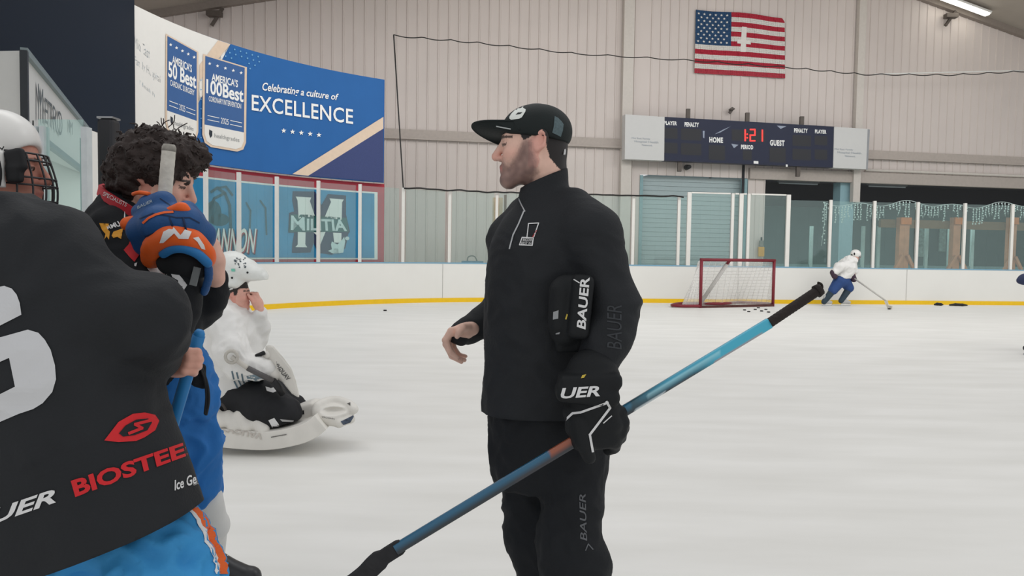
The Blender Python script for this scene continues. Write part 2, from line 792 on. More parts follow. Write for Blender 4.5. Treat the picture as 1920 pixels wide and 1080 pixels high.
LINT = wallpt(1500, 338).z
U_D0, U_D1 = wu(1201), wu(1400)                # roller door
U_P0, U_P1 = wu(1404), wu(1436)                # pier
URID = 6.7 / WA.x
mwall = mat('wall_metal', (209, 199, 193), .5, spec=.3, vary=.035, scale=.6)


def ribbed(u0, u1, z0, z1f):
    m = MB()
    u = u0
    ed = []
    while u < u1:
        ed += [(u, 0), (u + .25, 0), (u + .265, .03), (u + .295, .03), (u + .31, 0)]
        u += .31
    ed = [e for e in ed if e[0] <= u1] + [(u1, 0)]
    for (a, oa), (b, ob) in zip(ed, ed[1:]):
        za, zb = z1f(a), z1f(b)
        m.quad(WP(a, z0, oa), WP(b, z0, ob), WP(b, zb, ob), WP(a, za, oa))
    return m


tag(ribbed(-20, U_D0, 0, roof_z).build('wall_back', mwall), 'beige ribbed metal wall behind the far boards', 'wall', kind='structure')
m = ribbed(U_D0, 26, LINT, roof_z)
tag(m.build('wall_lintel', mwall), 'beige ribbed metal wall over the doorway and opening', 'wall', kind='structure')
tag(ribbed(U_P0, U_P1, 0, lambda u: LINT).build('wall_pier', mwall), 'narrow beige wall pier beside the roller door', 'wall', kind='structure')
# upper lining band near the eaves, columns, girts
mcol = mat('column_paint', (205, 198, 190), .5, vary=.03)
for nm, px, ww, zb in (('wall_column', 1174, .17, 0), ('wall_column', 1607, .13, 3.2)):
    uu = wu(px, 150)
    mb = MB().hexa([WP(uu - ww, zb, .02), WP(uu + ww, zb, .02), WP(uu + ww, zb, .2), WP(uu - ww, zb, .2)],
                   [WP(uu - ww, roof_z(uu), .02), WP(uu + ww, roof_z(uu), .02), WP(uu + ww, roof_z(uu), .2), WP(uu - ww, roof_z(uu), .2)])
    tag(mb.build(nm, mcol), 'pale steel column on the back wall', 'column', kind='structure')
mgirt = mat('girt_paint', (176, 166, 158), .5, vary=.05)
zg = (wallpt(900, 258).z + wallpt(1161, 268).z) / 2
mb = MB()
mb.hexa([WP(-14, zg - .12, .03), WP(26, zg - .12, .03), WP(26, zg - .12, .12), WP(-14, zg - .12, .12)],
        [WP(-14, zg + .13, .03), WP(26, zg + .13, .03), WP(26, zg + .13, .07), WP(-14, zg + .13, .07)])
mb.hexa([WP(-14, zg - .17, .03), WP(26, zg - .17, .03), WP(26, zg - .17, .17), WP(-14, zg - .17, .17)],
        [WP(-14, zg - .12, .03), WP(26, zg - .12, .03), WP(26, zg - .12, .17), WP(-14, zg - .12, .17)])
tag(mb.build('trim_girt', mgirt), 'horizontal steel girt across the back wall', 'girt', kind='structure')
mb = MB()
mb.hexa([WP(U_P0, LINT - .02, -.1), WP(26, LINT - .02, -.1), WP(26, LINT - .02, .12), WP(U_P0, LINT - .02, .12)],
        [WP(U_P0, LINT + .34, -.1), WP(26, LINT + .34, -.1), WP(26, LINT + .34, .12), WP(U_P0, LINT + .34, .12)])
tag(mb.build('trim_lintel', mgirt), 'boxed beam over the wide opening', 'beam', kind='structure')
mb = MB().tube([WP(wu(1618), zg - .55, .16), WP(25, zg - .55, .16)], .045)
tag(mb.build('conduit_pipe', mcol), 'pale pipe along the wall under the girt right of the scoreboard', 'pipe')

# roof: two slopes over the far half of the hall
mroof = mat('roof_lining', (168, 160, 150), .7, vary=.05, scale=1)
mb = MB()
for ua, ub in ((-22, URID), (URID, 28)):
    lo = [WP(ua, roof_z(ua), 0), WP(ub, roof_z(ub), 0), WP(ub, roof_z(ub), 5), WP(ua, roof_z(ua), 5)]
    mb.hexa(lo, [p + Vector((0, 0, .15)) for p in lo])
tag(mb.build('ceiling', mroof), 'sloped grey underside of the roof', 'ceiling', kind='structure')
mb = MB()
for ua, ub in ((-22, URID), (URID, 28)):
    for off in (.1,):
        a, b = WP(ua, roof_z(ua) - .1, off), WP(ub, roof_z(ub) - .1, off)
        mb.sweep([a, b], .09, .1, WN)
for off in (4.8,):
    for ua, ub in ((-22, URID), (URID, 28)):
        a, b = WP(ua, roof_z(ua) - .3, off), WP(ub, roof_z(ub) - .3, off)
        mb.sweep([a, b], .1, .25, WN)
tag(mb.build('trim_rafters', mat('rafter', (140, 130, 122), .6, vary=.06)), 'sloping roof beams', 'beam', kind='structure')


def roof_hit(px, py):
    d = ray(px, py)
    n = Vector((0, 0, 1)) - WA * -.24 * WA.x
    n = Vector((.24 * 1.0, 0, 1)) if px > 1000 else Vector((-.24, 0, 1))
    p0 = WP(10, roof_z(10))
    n = (Vector((0, 0, 1)) + WA * (.24 * WA.x)).normalized()
    return plane_pt(px, py, p0, n)


# strip light under the right roof slope
p = roof_hit(1808, 1) - Vector((0, 0, .12))
t = thing('strip_light', 'glowing white strip light under the sloped roof', 'light', p)
e = (WA * 1.0 - Vector((0, 0, .24 * WA.x))).normalized()
MB().sweep([p - e * 1.0, p + e * 1.0], .14, .035, WN).build('housing', white, t)
MB().sweep([p - e * .95 - Vector((0, 0, .06)), p + e * .95 - Vector((0, 0, .06))], .1, .03, WN).build('tube', mat('lamp_glow', (255, 252, 240), emit=6, vary=0), t)
# brackets below the roof edge
brk = mat('dark_bracket', (92, 84, 78), .6)
for (px, py, lb) in ((1783, 30, 'dark bracket on the wall under the right roof edge'), (402, 26, 'dark bracket under the roof edge above the curved banner'), (1372, 205, 'small dark hook on the wall above the scoreboard')):
    p = wallpt(px, py, .25)
    s = .2 if px != 1372 else .07
    t = thing('wall_bracket', lb, 'bracket', p)
    MB().box(p, (s, .12, s * .35)).build('plate', brk, t, .01)
    MB().sweep([p + Vector((-s * .6, .1, -s * 1.5)), p + Vector((s, .1, s))], .04, .04, WN).build('arm', brk, t)

# roller door
mdoor = mat('door_slats', (160, 176, 178), .5, vary=.03)
mb = MB()
nsl = 26
zt = LINT - .02
for i in range(nsl):
    z0, z1 = zt * i / nsl, zt * (i + 1) / nsl
    mb.hexa([WP(U_D0, z0, -.3), WP(U_D1, z0, -.3), WP(U_D1, z0, -.245), WP(U_D0, z0, -.245)],
            [WP(U_D0, z1 - .012, -.3), WP(U_D1, z1 - .012, -.3), WP(U_D1, z1 - .006, -.26), WP(U_D0, z1 - .006, -.26)])
mb.hexa([WP(U_D0, 0, -.36), WP(U_D1, 0, -.36), WP(U_D1, 0, -.3), WP(U_D0, 0, -.3)], [WP(U_D0, zt, -.36), WP(U_D1, zt, -.36), WP(U_D1, zt, -.3), WP(U_D0, zt, -.3)])
d = tag(mb.build('door_1', mdoor), 'grey roller shutter door under the scoreboard', 'door', kind='structure')
mb = MB()
for uu, ww in ((U_D0 + .04, .05), (U_D1 - .02, .05)):
    mb.hexa([WP(uu - ww, 0, -.22), WP(uu + ww, 0, -.22), WP(uu + ww, 0, .04), WP(uu - ww, 0, .04)], [WP(uu - ww, zt, -.22), WP(uu + ww, zt, -.22), WP(uu + ww, zt, .04), WP(uu - ww, zt, .04)])
mb.build('door_frame', mat('door_frame_paint', (128, 160, 165), .5), d)
mb = MB().tube([WP(U_D1 - .12, 0, .03), WP(U_D1 - .12, LINT + .5, .03)], .045)
tag(mb.build('drain_pipe', mat('dark_pipe', (38, 42, 46), .5)), 'thin dark vertical pipe at the right edge of the roller door', 'pipe')

# room beyond the opening
UR = 27
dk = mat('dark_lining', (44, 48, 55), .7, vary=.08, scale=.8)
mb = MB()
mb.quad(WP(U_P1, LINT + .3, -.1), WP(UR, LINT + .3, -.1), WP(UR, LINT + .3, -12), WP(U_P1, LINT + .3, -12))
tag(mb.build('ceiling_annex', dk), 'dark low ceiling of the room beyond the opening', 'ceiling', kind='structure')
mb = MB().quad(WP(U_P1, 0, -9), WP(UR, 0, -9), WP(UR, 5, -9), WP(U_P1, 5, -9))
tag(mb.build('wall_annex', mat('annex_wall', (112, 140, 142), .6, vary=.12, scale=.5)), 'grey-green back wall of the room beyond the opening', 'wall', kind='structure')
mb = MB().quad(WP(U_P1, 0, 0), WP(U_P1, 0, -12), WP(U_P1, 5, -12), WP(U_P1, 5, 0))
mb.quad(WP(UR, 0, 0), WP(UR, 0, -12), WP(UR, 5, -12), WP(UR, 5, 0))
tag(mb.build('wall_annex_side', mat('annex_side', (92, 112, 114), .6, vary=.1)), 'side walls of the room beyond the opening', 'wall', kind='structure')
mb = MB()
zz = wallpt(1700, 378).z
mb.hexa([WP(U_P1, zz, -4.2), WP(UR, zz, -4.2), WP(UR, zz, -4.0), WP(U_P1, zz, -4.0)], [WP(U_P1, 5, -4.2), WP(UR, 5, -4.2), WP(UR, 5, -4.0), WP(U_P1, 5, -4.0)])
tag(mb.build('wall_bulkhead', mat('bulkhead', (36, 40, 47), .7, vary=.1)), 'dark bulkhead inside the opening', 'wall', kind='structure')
# blue-grey column in the opening
uu = wu(1594)
mb = MB().hexa([WP(uu - .26, 0, -.5), WP(uu + .26, 0, -.5), WP(uu + .26, 0, -.1), WP(uu - .26, 0, -.1)], [WP(uu - .26, LINT, -.5), WP(uu + .26, LINT, -.5), WP(uu + .26, LINT, -.1), WP(uu - .26, LINT, -.1)])
tag(mb.build('wall_column_annex', mat('col_blue', (140, 175, 184), .5, vary=.04)), 'blue-grey square column in the opening', 'column', kind='structure')
# lamps inside
for (px, lb) in ((1545, 'dim tube light on the dark ceiling left of the blue-grey column'), (1720, 'dim tube light on the dark ceiling right of the blue-grey column')):
    p = WP(wu(px), LINT + .1, -1.5)
    t = thing('tube_light', lb, 'light', p)
    MB().sweep([p - WA * .8, p + WA * .8], .06, .03, WN).build('housing', mat('grey_housing', (120, 125, 128), .5), t)
    MB().tube([p - WA * .75 - Vector((0, 0, .06)), p + WA * .75 - Vector((0, 0, .06))], .025).build('tube', mat('tube_glow', (190, 200, 205), .4, vary=0), t)
# timber posts with braces and a beam
wood = mat('timber', (196, 142, 108), .6, vary=.12, scale=4)
wood2 = mat('timber_orange', (206, 126, 68), .6, vary=.12, scale=4)
for (px, lb, hw) in ((1692, 'brown timber post with splayed braces left of the other two', .2), (1790, 'brown timber post with orange bracket between the other two', .15), (1895, 'brown timber post nearest the right edge behind the glass', .15)):
    c = WP((wallpt(px, 450, -1.2) - W0).dot(WA), 0, -1.2)
    top = wallpt(px, 408, -1.2).z
    t = thing('timber_post', lb, 'post', c)
    MB().hexa([c - WA * hw - WN * .1, c + WA * hw - WN * .1, c + WA * hw + WN * .1, c - WA * hw + WN * .1],
              [c + q + Vector((0, 0, top)) for q in (-WA * hw - WN * .1, WA * hw - WN * .1, WA * hw + WN * .1, -WA * hw + WN * .1)]).build('shaft', wood, t)
    for sgn in (-1, 1):
        MB().sweep([c + WA * sgn * .5 + Vector((0, 0, .75)) + WN * .16, c + WA * sgn * hw * .5 + Vector((0, 0, 1.45)) + WN * .16], .05, .05, WN).build('brace', wood, t)
    MB().hexa([c - WA * hw * 1.05 + WN * .1 + Vector((0, 0, top - .25)), c + WA * hw * 1.05 + WN * .1 + Vector((0, 0, top - .25)), c + WA * hw * 1.05 + WN * .18 + Vector((0, 0, top - .25)), c - WA * hw * 1.05 + WN * .18 + Vector((0, 0, top - .25))],
              [c - WA * hw * 1.05 + WN * .1 + Vector((0, 0, top)), c + WA * hw * 1.05 + WN * .1 + Vector((0, 0, top)), c + WA * hw * 1.05 + WN * .18 + Vector((0, 0, top)), c - WA * hw * 1.05 + WN * .18 + Vector((0, 0, top))]).build('bracket', wood2, t)
a, b = WP(wu(1690) + .3, wallpt(1750, 421, -1.4).z, -1.4), WP(wu(1895) + 3.5, wallpt(1750, 421, -1.4).z, -1.4)
tag(MB().sweep([a, b], .06, .15, WN).build('timber_beam', mat('timber_dark', (120, 95, 66), .6, vary=.1)), 'dark timber beam joining the brown posts', 'beam')
# second row of pale posts deep in the room
lbs = ['left of the blue-grey column', 'just right of the blue-grey column', 'left of the leftmost timber post', 'between the two left timber posts', 'close against the middle timber post', 'between the two right timber posts']
for px, lb in zip((1521, 1618, 1673 - 26, 1737, 1780, 1823), lbs):
    c = wallpt(px, 450, -3)
    z1 = wallpt(px, 424, -3).z
    tag(MB().box((c.x, c.y, z1 / 2), (.055, .055, z1 / 2)).build('rail_post', mat('pale_post', (176, 205, 202), .5)), 'thin pale post deep behind the glass ' + lb, 'post', 'pale posts beyond the opening')
c0, c1 = WP(U_P1 + .3, .55, -3.1), WP(UR - .5, .55, -3.1)
tag(MB().sweep([c0, c1], .08, .5, WN).build('wall_low', mat('low_board', (118, 150, 152), .5, vary=.06)), 'low pale board wall deep in the opening', 'wall', kind='structure')
for k, (px, py, s, lb) in enumerate(((1728, 452, .32, 'bright pale notice panel behind the posts'), (1767, 448, .16, 'narrow bright window reflection panel left of the middle post'))):  # the narrower one paints a window reflection as a solid panel
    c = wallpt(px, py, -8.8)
    tag(MB().box(c, (s, .03, .75 if k == 0 else .6)).build('bright_panel', mat('pale_panel', (190, 222, 214), .5, vary=.25, scale=6)), lb if k == 0 else 'narrow bright panel painting a window reflection beside the middle timber post', 'panel')

# yellow box on the pier, small things behind the glass
p = wallpt(1427, 472, .12)
t = thing('caution_box', 'small yellow box with dark top hung on the wall pier behind the goal', 'box', p)
MB().box(p, (.1, .05, .16)).build('body', mat('yellow_plastic', (214, 158, 40), .5), t, .02)
MB().box(p + Vector((0, 0, .27)), (.07, .04, .1)).build('top', mat('grey_plastic', (120, 120, 112), .5), t, .02)
MB().tube([p + Vector((0, 0, .36)), p + Vector((0, 0, .48))], .03).build('handle', black, t)
bp = surf_path(.5)
p = bp(886, 490)
t = thing('chair_frame', 'bent grey tube frame standing just behind the far boards', 'frame', (p.x, p.y, 0))
MB().tube(crom([p + Vector((-.12, 0, -.25)), p + Vector((-.13, 0, .1)), p + Vector((.07, 0, .12)), p + Vector((.2, 0, -.25))], 5), .018).build('tube', mat('grey_tube', (120, 118, 112), .4), t)
MB().box(p + Vector((0, 0, -.15)), (.3, .12, .16)).build('seat', mat('seat_blue', (92, 130, 158), .5), t, .02)
MB().box((p.x, p.y, .35), (.04, .04, .4)).build('leg', steel, t)
p = bp(937, 395)
t = thing('wooden_easel', 'tan board with dark stick behind the glass by the coach shoulder', 'board', (p.x, p.y, 0))
MB().box(p + Vector((-.06, 0, 0)), (.14, .03, .36)).build('board', mat('tan_board', (190, 165, 138), .6), t)
MB().box((p.x + .15, p.y, p.z / 2 + .22), (.035, .03, p.z / 2 + .22)).build('stick', mat('brown_stick', (110, 80, 60), .6), t)

# ------------------------------------------------------------------ glass round the rink
far_glass = glass_mat('far_glass', (.90, .945, .93), .07, (.78, .95, .93), .03)
post_m = mat('glass_post', (224, 222, 216), .4, spec=.4, vary=.02)
sp0 = surf_path(.05)
posts = [385, 447, 518, 596, 674, 755, 842, 930, 1005, 1086, 1185, 1270, 1289, 1370, 1386, 1400, 1474, 1553, 1635, 1716, 1804, 1893, 1985, 2082, 2186, 2300]
right_names = ['behind the curly haired player', 'over the letters at the end of the banner word', 'blue gap left of the big letter', 'left half of the big letter', 'right half of the big letter',
               'empty bay left of the black netting corner', 'first bay of plain wall right of the teal banner', 'second bay of plain wall right of the teal banner', 'bay hidden behind the coach face side', 'bay behind the coach chest', 'bay behind the coach shoulder',
               'left side of the roller door', 'narrow strip left of the gate', 'left leaf of the gate', 'narrow middle strip of the gate', 'narrow strip by the dark pipe', 'right leaf of the gate over the wall pier',
               'bay just right of the gate', 'bay over the blue-grey column', 'bay over the leftmost timber post', 'bay over the middle timber post', 'bay left of the rightmost timber post', 'bay at the right edge of the picture', 'first bay beyond the right edge of the picture', 'second bay beyond the right edge of the picture', 'third bay beyond the right edge of the picture']


def tall(px):
    return GLASS_TOP + (.12 if 1280 < px < 1480 else 0)


BP = [sp0(px, 495) for px in posts]
for i in range(len(posts) - 1):
    a, b = BP[i], BP[i + 1]
    t = thing('glass_panel', 'clear glass panel on the boards, ' + right_names[i], 'glass panel', (a.x, a.y, BOARD_TOP), 'glass panels on the boards')
    e = (b - a)
    e.z = 0
    en = e.normalized()
    n = Vector((e.y, -e.x, 0)).normalized()
    seg = [a + en * .06 + (e - en * .13) * (k / 4) for k in range(5)]
    if posts[i] < 760:
        seg = [sp0(posts[i] + (posts[i + 1] - posts[i]) * (.06 + .84 * k / 4), 495) for k in range(5)]
    m = MB()
    tz = tall((posts[i] + posts[i + 1]) / 2)
    for p, q in zip(seg, seg[1:]):
        m.hexa([(p.x, p.y, BOARD_TOP + .03), (q.x, q.y, BOARD_TOP + .03), (q.x + n.x * .012, q.y + n.y * .012, BOARD_TOP + .03), (p.x + n.x * .012, p.y + n.y * .012, BOARD_TOP + .03)],
               [(p.x, p.y, tz), (q.x, q.y, tz), (q.x + n.x * .012, q.y + n.y * .012, tz), (p.x + n.x * .012, p.y + n.y * .012, tz)])
    m.build('pane', far_glass, t)
    px = posts[i]
    wd = .055 if px in (1289, 1474, 1386) else .038
    MB().box((a.x + n.x * .02, a.y + n.y * .02, (BOARD_TOP + .03 + tall(px) + .03) / 2), (wd, .04, (tall(px) - BOARD_TOP) / 2)).build('post', post_m, t)
    if 1280 < px < 1470:
        MB().box(((a.x + b.x) / 2, (a.y + b.y) / 2, tz + .02), (e.length / 2 - .07, .03, .02), Matrix.Rotation(math.atan2(e.y, e.x), 3, 'Z')).build('top_rail', post_m, t)

# ------------------------------------------------------------------ curved sign above the corner glass
BO = .12
sb = surf_path(BO)
sf = surf_path(BO - .012)
sf2 = surf_path(BO - .02)
zb0, zb1 = sb(700, 341).z, sb(700, 146).z
blue = mat('banner_blue', (46, 100, 162), .5, spec=.15, vary=.03, scale=2)
navy = mat('banner_navy', (56, 68, 114), .5, vary=.06, scale=30)
gold = mat('banner_gold', (218, 196, 174), .5, vary=.03)
paper = mat('banner_white', (226, 224, 219), .5, vary=.01)
lett = mat('lettering_white', (238, 238, 236), .5, vary=0)
pale = mat('lettering_pale', (178, 192, 200), .5, vary=0)


def sign_strip(px0, px1, z0, z1, o0, o1, step=6):
    f0, f1 = surf_path(o0), surf_path(o1)
    m = MB()
    xs = [px0 + (px1 - px0) * i / step for i in range(step + 1)]
    for a, b in zip(xs, xs[1:]):
        pa, pb, qa, qb = f0(a, 300), f0(b, 300), f1(a, 300), f1(b, 300)
        m.hexa([(pa.x, pa.y, z0), (pb.x, pb.y, z0), (qb.x, qb.y, z0), (qa.x, qa.y, z0)], [(pa.x, pa.y, z1), (pb.x, pb.y, z1), (qb.x, qb.y, z1), (qa.x, qa.y, z1)])
    return m


BT = thing('curved_banner', 'large curved blue and white sign over the corner glass', 'banner', sb(600, 340))
sign_strip(245, 720, zb0, zb1, BO, BO + .08, 40).build('panel', blue, BT)


def ytop(px):
    """Height in the picture of the sign's upper edge above px."""
    p = sb(px, 300)
    d = Vector((p.x, p.y, zb1)) - CAM
    return 540 - F * d.dot(UP) / d.dot(_f)


def ybot(px, z=None):
    p = sb(px, 300)
    d = Vector((p.x, p.y, zb0 if z is None else z)) - CAM
    return 540 - F * d.dot(UP) / d.dot(_f)


xs = list(range(246, 433, 8))
poly = [(x, ytop(x) + .5) for x in xs] + [(432, ytop(432) + .5), (374, 150), (345, 200), (316, 262)] + [(316, ybot(316))] + [(x, ybot(x) - .5) for x in range(312, 246, -8)]
decal('white_field', paper, BT, sf, [poly], grid=8)
decal('gold_band', gold, BT, sf2, [[(409, ytop(409) + 1), (432, ytop(432) + 1), (374, 152), (374, 122)]], grid=10)
decal('gold_band', gold, BT, sf2, [[(548, ybot(548) - 1), (719, 219), (719, 241), (578, ybot(578) - 1)]], grid=10)
decal('navy_corner', navy, BT, sf2, [[(578, ybot(578) - 1), (719, 241), (719, ybot(719) - 1)]], grid=10)
dots = []
random.seed(3)
for r in range(7):
    for c in range(9):
        x = 418 + c * 11 + (r % 2) * 5 - r * 3
        y = ytop(x) + 8 + r * 9
        if y > 90 and x + (y - 90) * .7 < 505 and x > 432 - (y - 90) * .9 and not (375 < x < 466 and y > 96 + (x - 380) * .24):
            dots.append(disc(x, y, 1.6, n=6))
for y in range(150, 330, 18):
    dots.append(disc(377, y, 1.2, n=6))
decal('star_dots', mat('dot_blue', (110, 165, 205), .5, vary=0), BT, sf2, dots, grid=0)
decal('lettering', lett, BT, sf2, [star(532 + i * 16.5, 245 + i * 2, 5) for i in range(5)],
      [('Celebrating a culture of', ((492, 174), (635, 192), (635, 176), (492, 154)), dict(bold=.018, shear=.25)),
       ('EXCELLENCE', ((472, 207), (662, 233), (662, 205), (472, 177)), dict(bold=.012, spacing=1.06))], grid=12)
decal('hospital_lettering', pale, BT, sf, [],
      [('Mid East', ((252, 88), (281, 112), (281, 92), (252, 68)), {}), ('Family Hospital', ((252, 124), (301, 160), (301, 142), (252, 104)), {}), ('Health', ((262, 158), (290, 182), (290, 174), (262, 150)), {})], grid=8)


def card(pts, split, name_txt, num_txt, sub, year, label):
    """pts: bottom left, bottom right, top right, top left of a plaque on the sign."""
    bl, br, tr, tl = pts

    def m_(u, v):
        return ((1 - v) * ((1 - u) * bl[0] + u * br[0]) + v * ((1 - u) * tl[0] + u * tr[0]), (1 - v) * ((1 - u) * bl[1] + u * br[1]) + v * ((1 - u) * tl[1] + u * tr[1]))

    def rect(u0, u1, v0, v1, r=0.0):
        if not r:
            return [m_(u0, v0), m_(u1, v0), m_(u1, v1), m_(u0, v1)]
        return [m_(u0 + r, v0), m_(u1 - r, v0), m_(u1 - r * .3, v0 + r * .18), m_(u1, v0 + r * .6), m_(u1, v1), m_(u0, v1), m_(u0, v0 + r * .6), m_(u0 + r * .3, v0 + r * .18)]

    def tq(u0, u1, v0, v1):
        return (m_(u0, v0), m_(u1, v0), m_(u1, v1), m_(u0, v1))
    s3, s4, s5 = surf_path(BO - .028), surf_path(BO - .034), surf_path(BO - .04)
    pn = decal('plaque', gold, BT, s3, [rect(0, 1, 0, 1, .2)], grid=6, label=label)
    decal('plaque_white', paper, pn, s4, [rect(.05, .95, .025, split, .18)], grid=6)
    decal('plaque_blue', mat('plaque_blue', (62, 98, 150), .5, vary=.02), pn, s4, [rect(.05, .95, split, .985)], grid=6)
    decal('lettering', lett, pn, s5, [star(*m_(.15 + .18 * i, .915), 3.4) for i in range(5)] +
          stroke([m_(.12, split + .105), m_(.38, split + .105)], 1.2) + stroke([m_(.12, split + .06), m_(.38, split + .06)], 1.2) +
          stroke([m_(.64, split + .105), m_(.9, split + .105)], 1.2) + stroke([m_(.64, split + .06), m_(.9, split + .06)], 1.2),
          [(name_txt, tq(.2, .8, .735, .82), dict(bold=.02)), (num_txt, tq(.08, .93, .58, .74), dict(bold=.025)), (sub, tq(.14, .88, .5, .56), dict(bold=.01)), (year, tq(.42, .6, split + .05, split + .115), {})], grid=8)
    decal('lettering', mat('lettering_grey', (150, 152, 152), .5, vary=0), pn, s5, [], [('healthgrades', tq(.28, .85, .1, .16), {})], grid=8)
    decal('shield', mat('ink_dark', (50, 55, 62), .5, vary=0), pn, s5, [[m_(.16, .19), m_(.23, .18), m_(.23, .13), m_(.19, .1), m_(.155, .14)]], grid=0)


card(((379, 273), (461, 287), (463, 126), (381, 101)), .235, "AMERICA'S", '100Best', 'CORONARY INTERVENTION', '2025', 'blue plaque with larger numerals on the right')
card(((310, 250), (372, 268), (372, 97), (311, 63)), .235, "AMERICA'S", '50 Best', 'CARDIAC SURGERY', '2025', 'blue plaque with smaller numerals on the left')

# dark sign panel on the side, over a white wall
NV = thing('navy_banner', 'plain dark navy sign panel at the upper left', 'banner', sb(200, 262))
pts = [sb(244.5, 300)]
d0 = Vector((.124, -.992, 0))
mb = MB()
p0 = Vector((pts[0].x, pts[0].y, 0)) + Vector((.08, .03, 0))
p1 = p0 + d0 * 9.5
q = Vector((-.05, -.006, 0))
for a_, b_, z0, z1, mm, nm in ((p0, p1, sb(200, 263).z, 6.6, mat('navy_panel', (30, 38, 50), .6, spec=.12, vary=.03, scale=.4), 'panel'),):
    MB().hexa([a_ + Vector((0, 0, z0)), b_ + Vector((0, 0, z0)), b_ + q + Vector((0, 0, z0)), a_ + q + Vector((0, 0, z0))],
              [a_ + Vector((0, 0, z1)), b_ + Vector((0, 0, z1)), b_ + q + Vector((0, 0, z1)), a_ + q + Vector((0, 0, z1))]).build(nm, mm, NV)
a_, b_ = p0 + d0 * .6 + Vector((.03, 0, 0)), p1 + Vector((.03, 0, 0))
tag(MB().hexa([a_ + Vector((0, 0, .0)), b_, b_ + q, a_ + q], [a_ + Vector((0, 0, sb(200, 263).z - .02)), b_ + Vector((0, 0, sb(200, 263).z - .02)), b_ + q + Vector((0, 0, sb(200, 263).z - .02)), a_ + q + Vector((0, 0, sb(200, 263).z - .02))]).build('wall_left', paper),
    'white wall under the navy panel', 'wall', kind='structure')

# ------------------------------------------------------------------ team banner behind the corner glass
MBN = thing('team_banner', 'teal team banner with red border behind the corner glass', 'banner', sb(600, 490))
TO = .3
tf, tf2, tf3, tf4, tf5 = [surf_path(TO - .012 * i) for i in range(1, 6)]
zt0, zt1 = BOARD_TOP + .02, zb0 - .02
sign_strip(290, 721, zt0, zt1, TO, TO + .03, 30).build('cloth', mat('team_red', (186, 58, 72), .6, vary=.04), MBN)
st = surf_path(TO)


def yz(px, z):
    p = st(px, 300)
    d = Vector((p.x, p.y, z)) - CAM
    return 540 - F * d.dot(UP) / d.dot(_f)


xs = list(range(300, 709, 6))
decal('white_line', lett, MBN, tf, [[(x, yz(x, zt1 - .22)) for x in xs] + [(x, yz(x, zt0 + .07)) for x in reversed(xs)]], grid=8)
xs = list(range(300, 706, 6))
teal = mat('team_teal', (50, 140, 188), .55, vary=.1, scale=1.6)
decal('field', teal, MBN, tf2, [[(x, yz(x, zt1 - .26)) for x in xs] + [(x, yz(x, zt0 + .11)) for x in reversed(xs)]], grid=8)
ink = mat('team_ink', (48, 54, 88), .55, vary=0)
palm = mat('palm_print', (44, 92, 112), .6, vary=.05)
decal('palm_print', palm, MBN, tf3, stroke([(433, 430), (431, 385), (422, 362), (408, 352), (396, 360)], 5) + stroke([(422, 362), (402, 372), (393, 392)], 5) + stroke([(412, 352), (424, 350), (436, 366)], 4) +
      [disc(400, 398, 15, 22), disc(412, 412, 18, 12)] + stroke([(468, 440), (470, 395), (462, 380)], 3) + stroke([(500, 440), (498, 390), (488, 376)], 3), grid=8)
# the big letter with its dark outline
M_ = lambda pts: [(520 + x * 200 / 1350, 340 + y * 160 / 1080) for x, y in pts]
decal('letter_outline', ink, MBN, tf3, [M_([(195, 125), (480, 130), (560, 300), (640, 160), (870, 180), (870, 330), (870, 420), (920, 640), (900, 660), (860, 850), (690, 930), (560, 910), (520, 920), (460, 780), (420, 900), (185, 905), (190, 800), (215, 650), (140, 650), (150, 400), (215, 380), (190, 240)])], grid=6)
decal('big_letter', lett, MBN, tf4, [M_([(232, 192), (430, 205), (412, 250), (475, 440), (270, 470), (255, 240)]), M_([(660, 215), (842, 230), (820, 265), (815, 490), (600, 450), (680, 260)]),
                                     M_([(260, 640), (358, 645), (355, 800), (378, 835), (228, 832), (258, 800)]), M_([(455, 645), (610, 640), (530, 835), (500, 830), (520, 700)]), M_([(705, 650), (812, 655), (810, 780), (720, 775)])], grid=6)
decal('word_outline', mat('team_green', (48, 98, 100), .55, vary=0), MBN, tf4, [M_([(165, 420), (360, 420), (370, 455), (880, 465), (905, 640), (150, 640)])], grid=6)
decal('word', mat('silver_print', (205, 222, 224), .5, vary=.05), MBN, tf5, [], [('M', (M_([(170, 615), (350, 625), (345, 455), (175, 430)])), dict(bold=.008)), ('ILITIA', M_([(372, 620), (885, 630), (860, 485), (375, 470)]), dict(bold=.03))], grid=8)
decal('skater_print', mat('silver_print', (205, 222, 224), .5), MBN, tf5, [M_([(690, 760), (760, 800), (820, 740), (845, 700), (860, 760), (835, 900), (790, 910), (765, 850), (720, 850), (705, 915), (640, 880), (690, 860), (680, 800)]), M_(disc(885, 722, 28, 24, 10))], grid=6)
decal('player_name_shadow', ink, MBN, tf3, [], [('LIFECANNON', ((353, 478), (479, 478), (484, 430), (356, 428)), dict(bold=.05))], grid=8)
decal('player_name_red', mat('team_red', (186, 58, 72)), MBN, tf4, [], [('LIFECANNON', ((352, 476), (478, 476), (482, 429), (354, 427)), dict(bold=.03))], grid=8)
decal('player_name', lett, MBN, tf5, [], [('LIFECANNON', ((351, 474), (477, 474), (481, 428), (354, 427)), dict(bold=.012, shear=.1))], grid=8)
# ------------------------------------------------------------------ flag on the wall
def bil(q, u, v):
    (ax, ay), (bx, by), (cx, cy), (dx, dy) = q
    return ((1 - v) * ((1 - u) * ax + u * bx) + v * ((1 - u) * dx + u * cx), (1 - v) * ((1 - u) * ay + u * by) + v * ((1 - u) * dy + u * cy))


FQ = ((1302, 137), (1472, 147), (1471, 33), (1305, 17))


def flag_off(u, v):
    return .07 + .025 * math.sin(u * 9 + v * 2) * (.4 + .6 * u) + .012 * math.sin(u * 23 + v * 5)


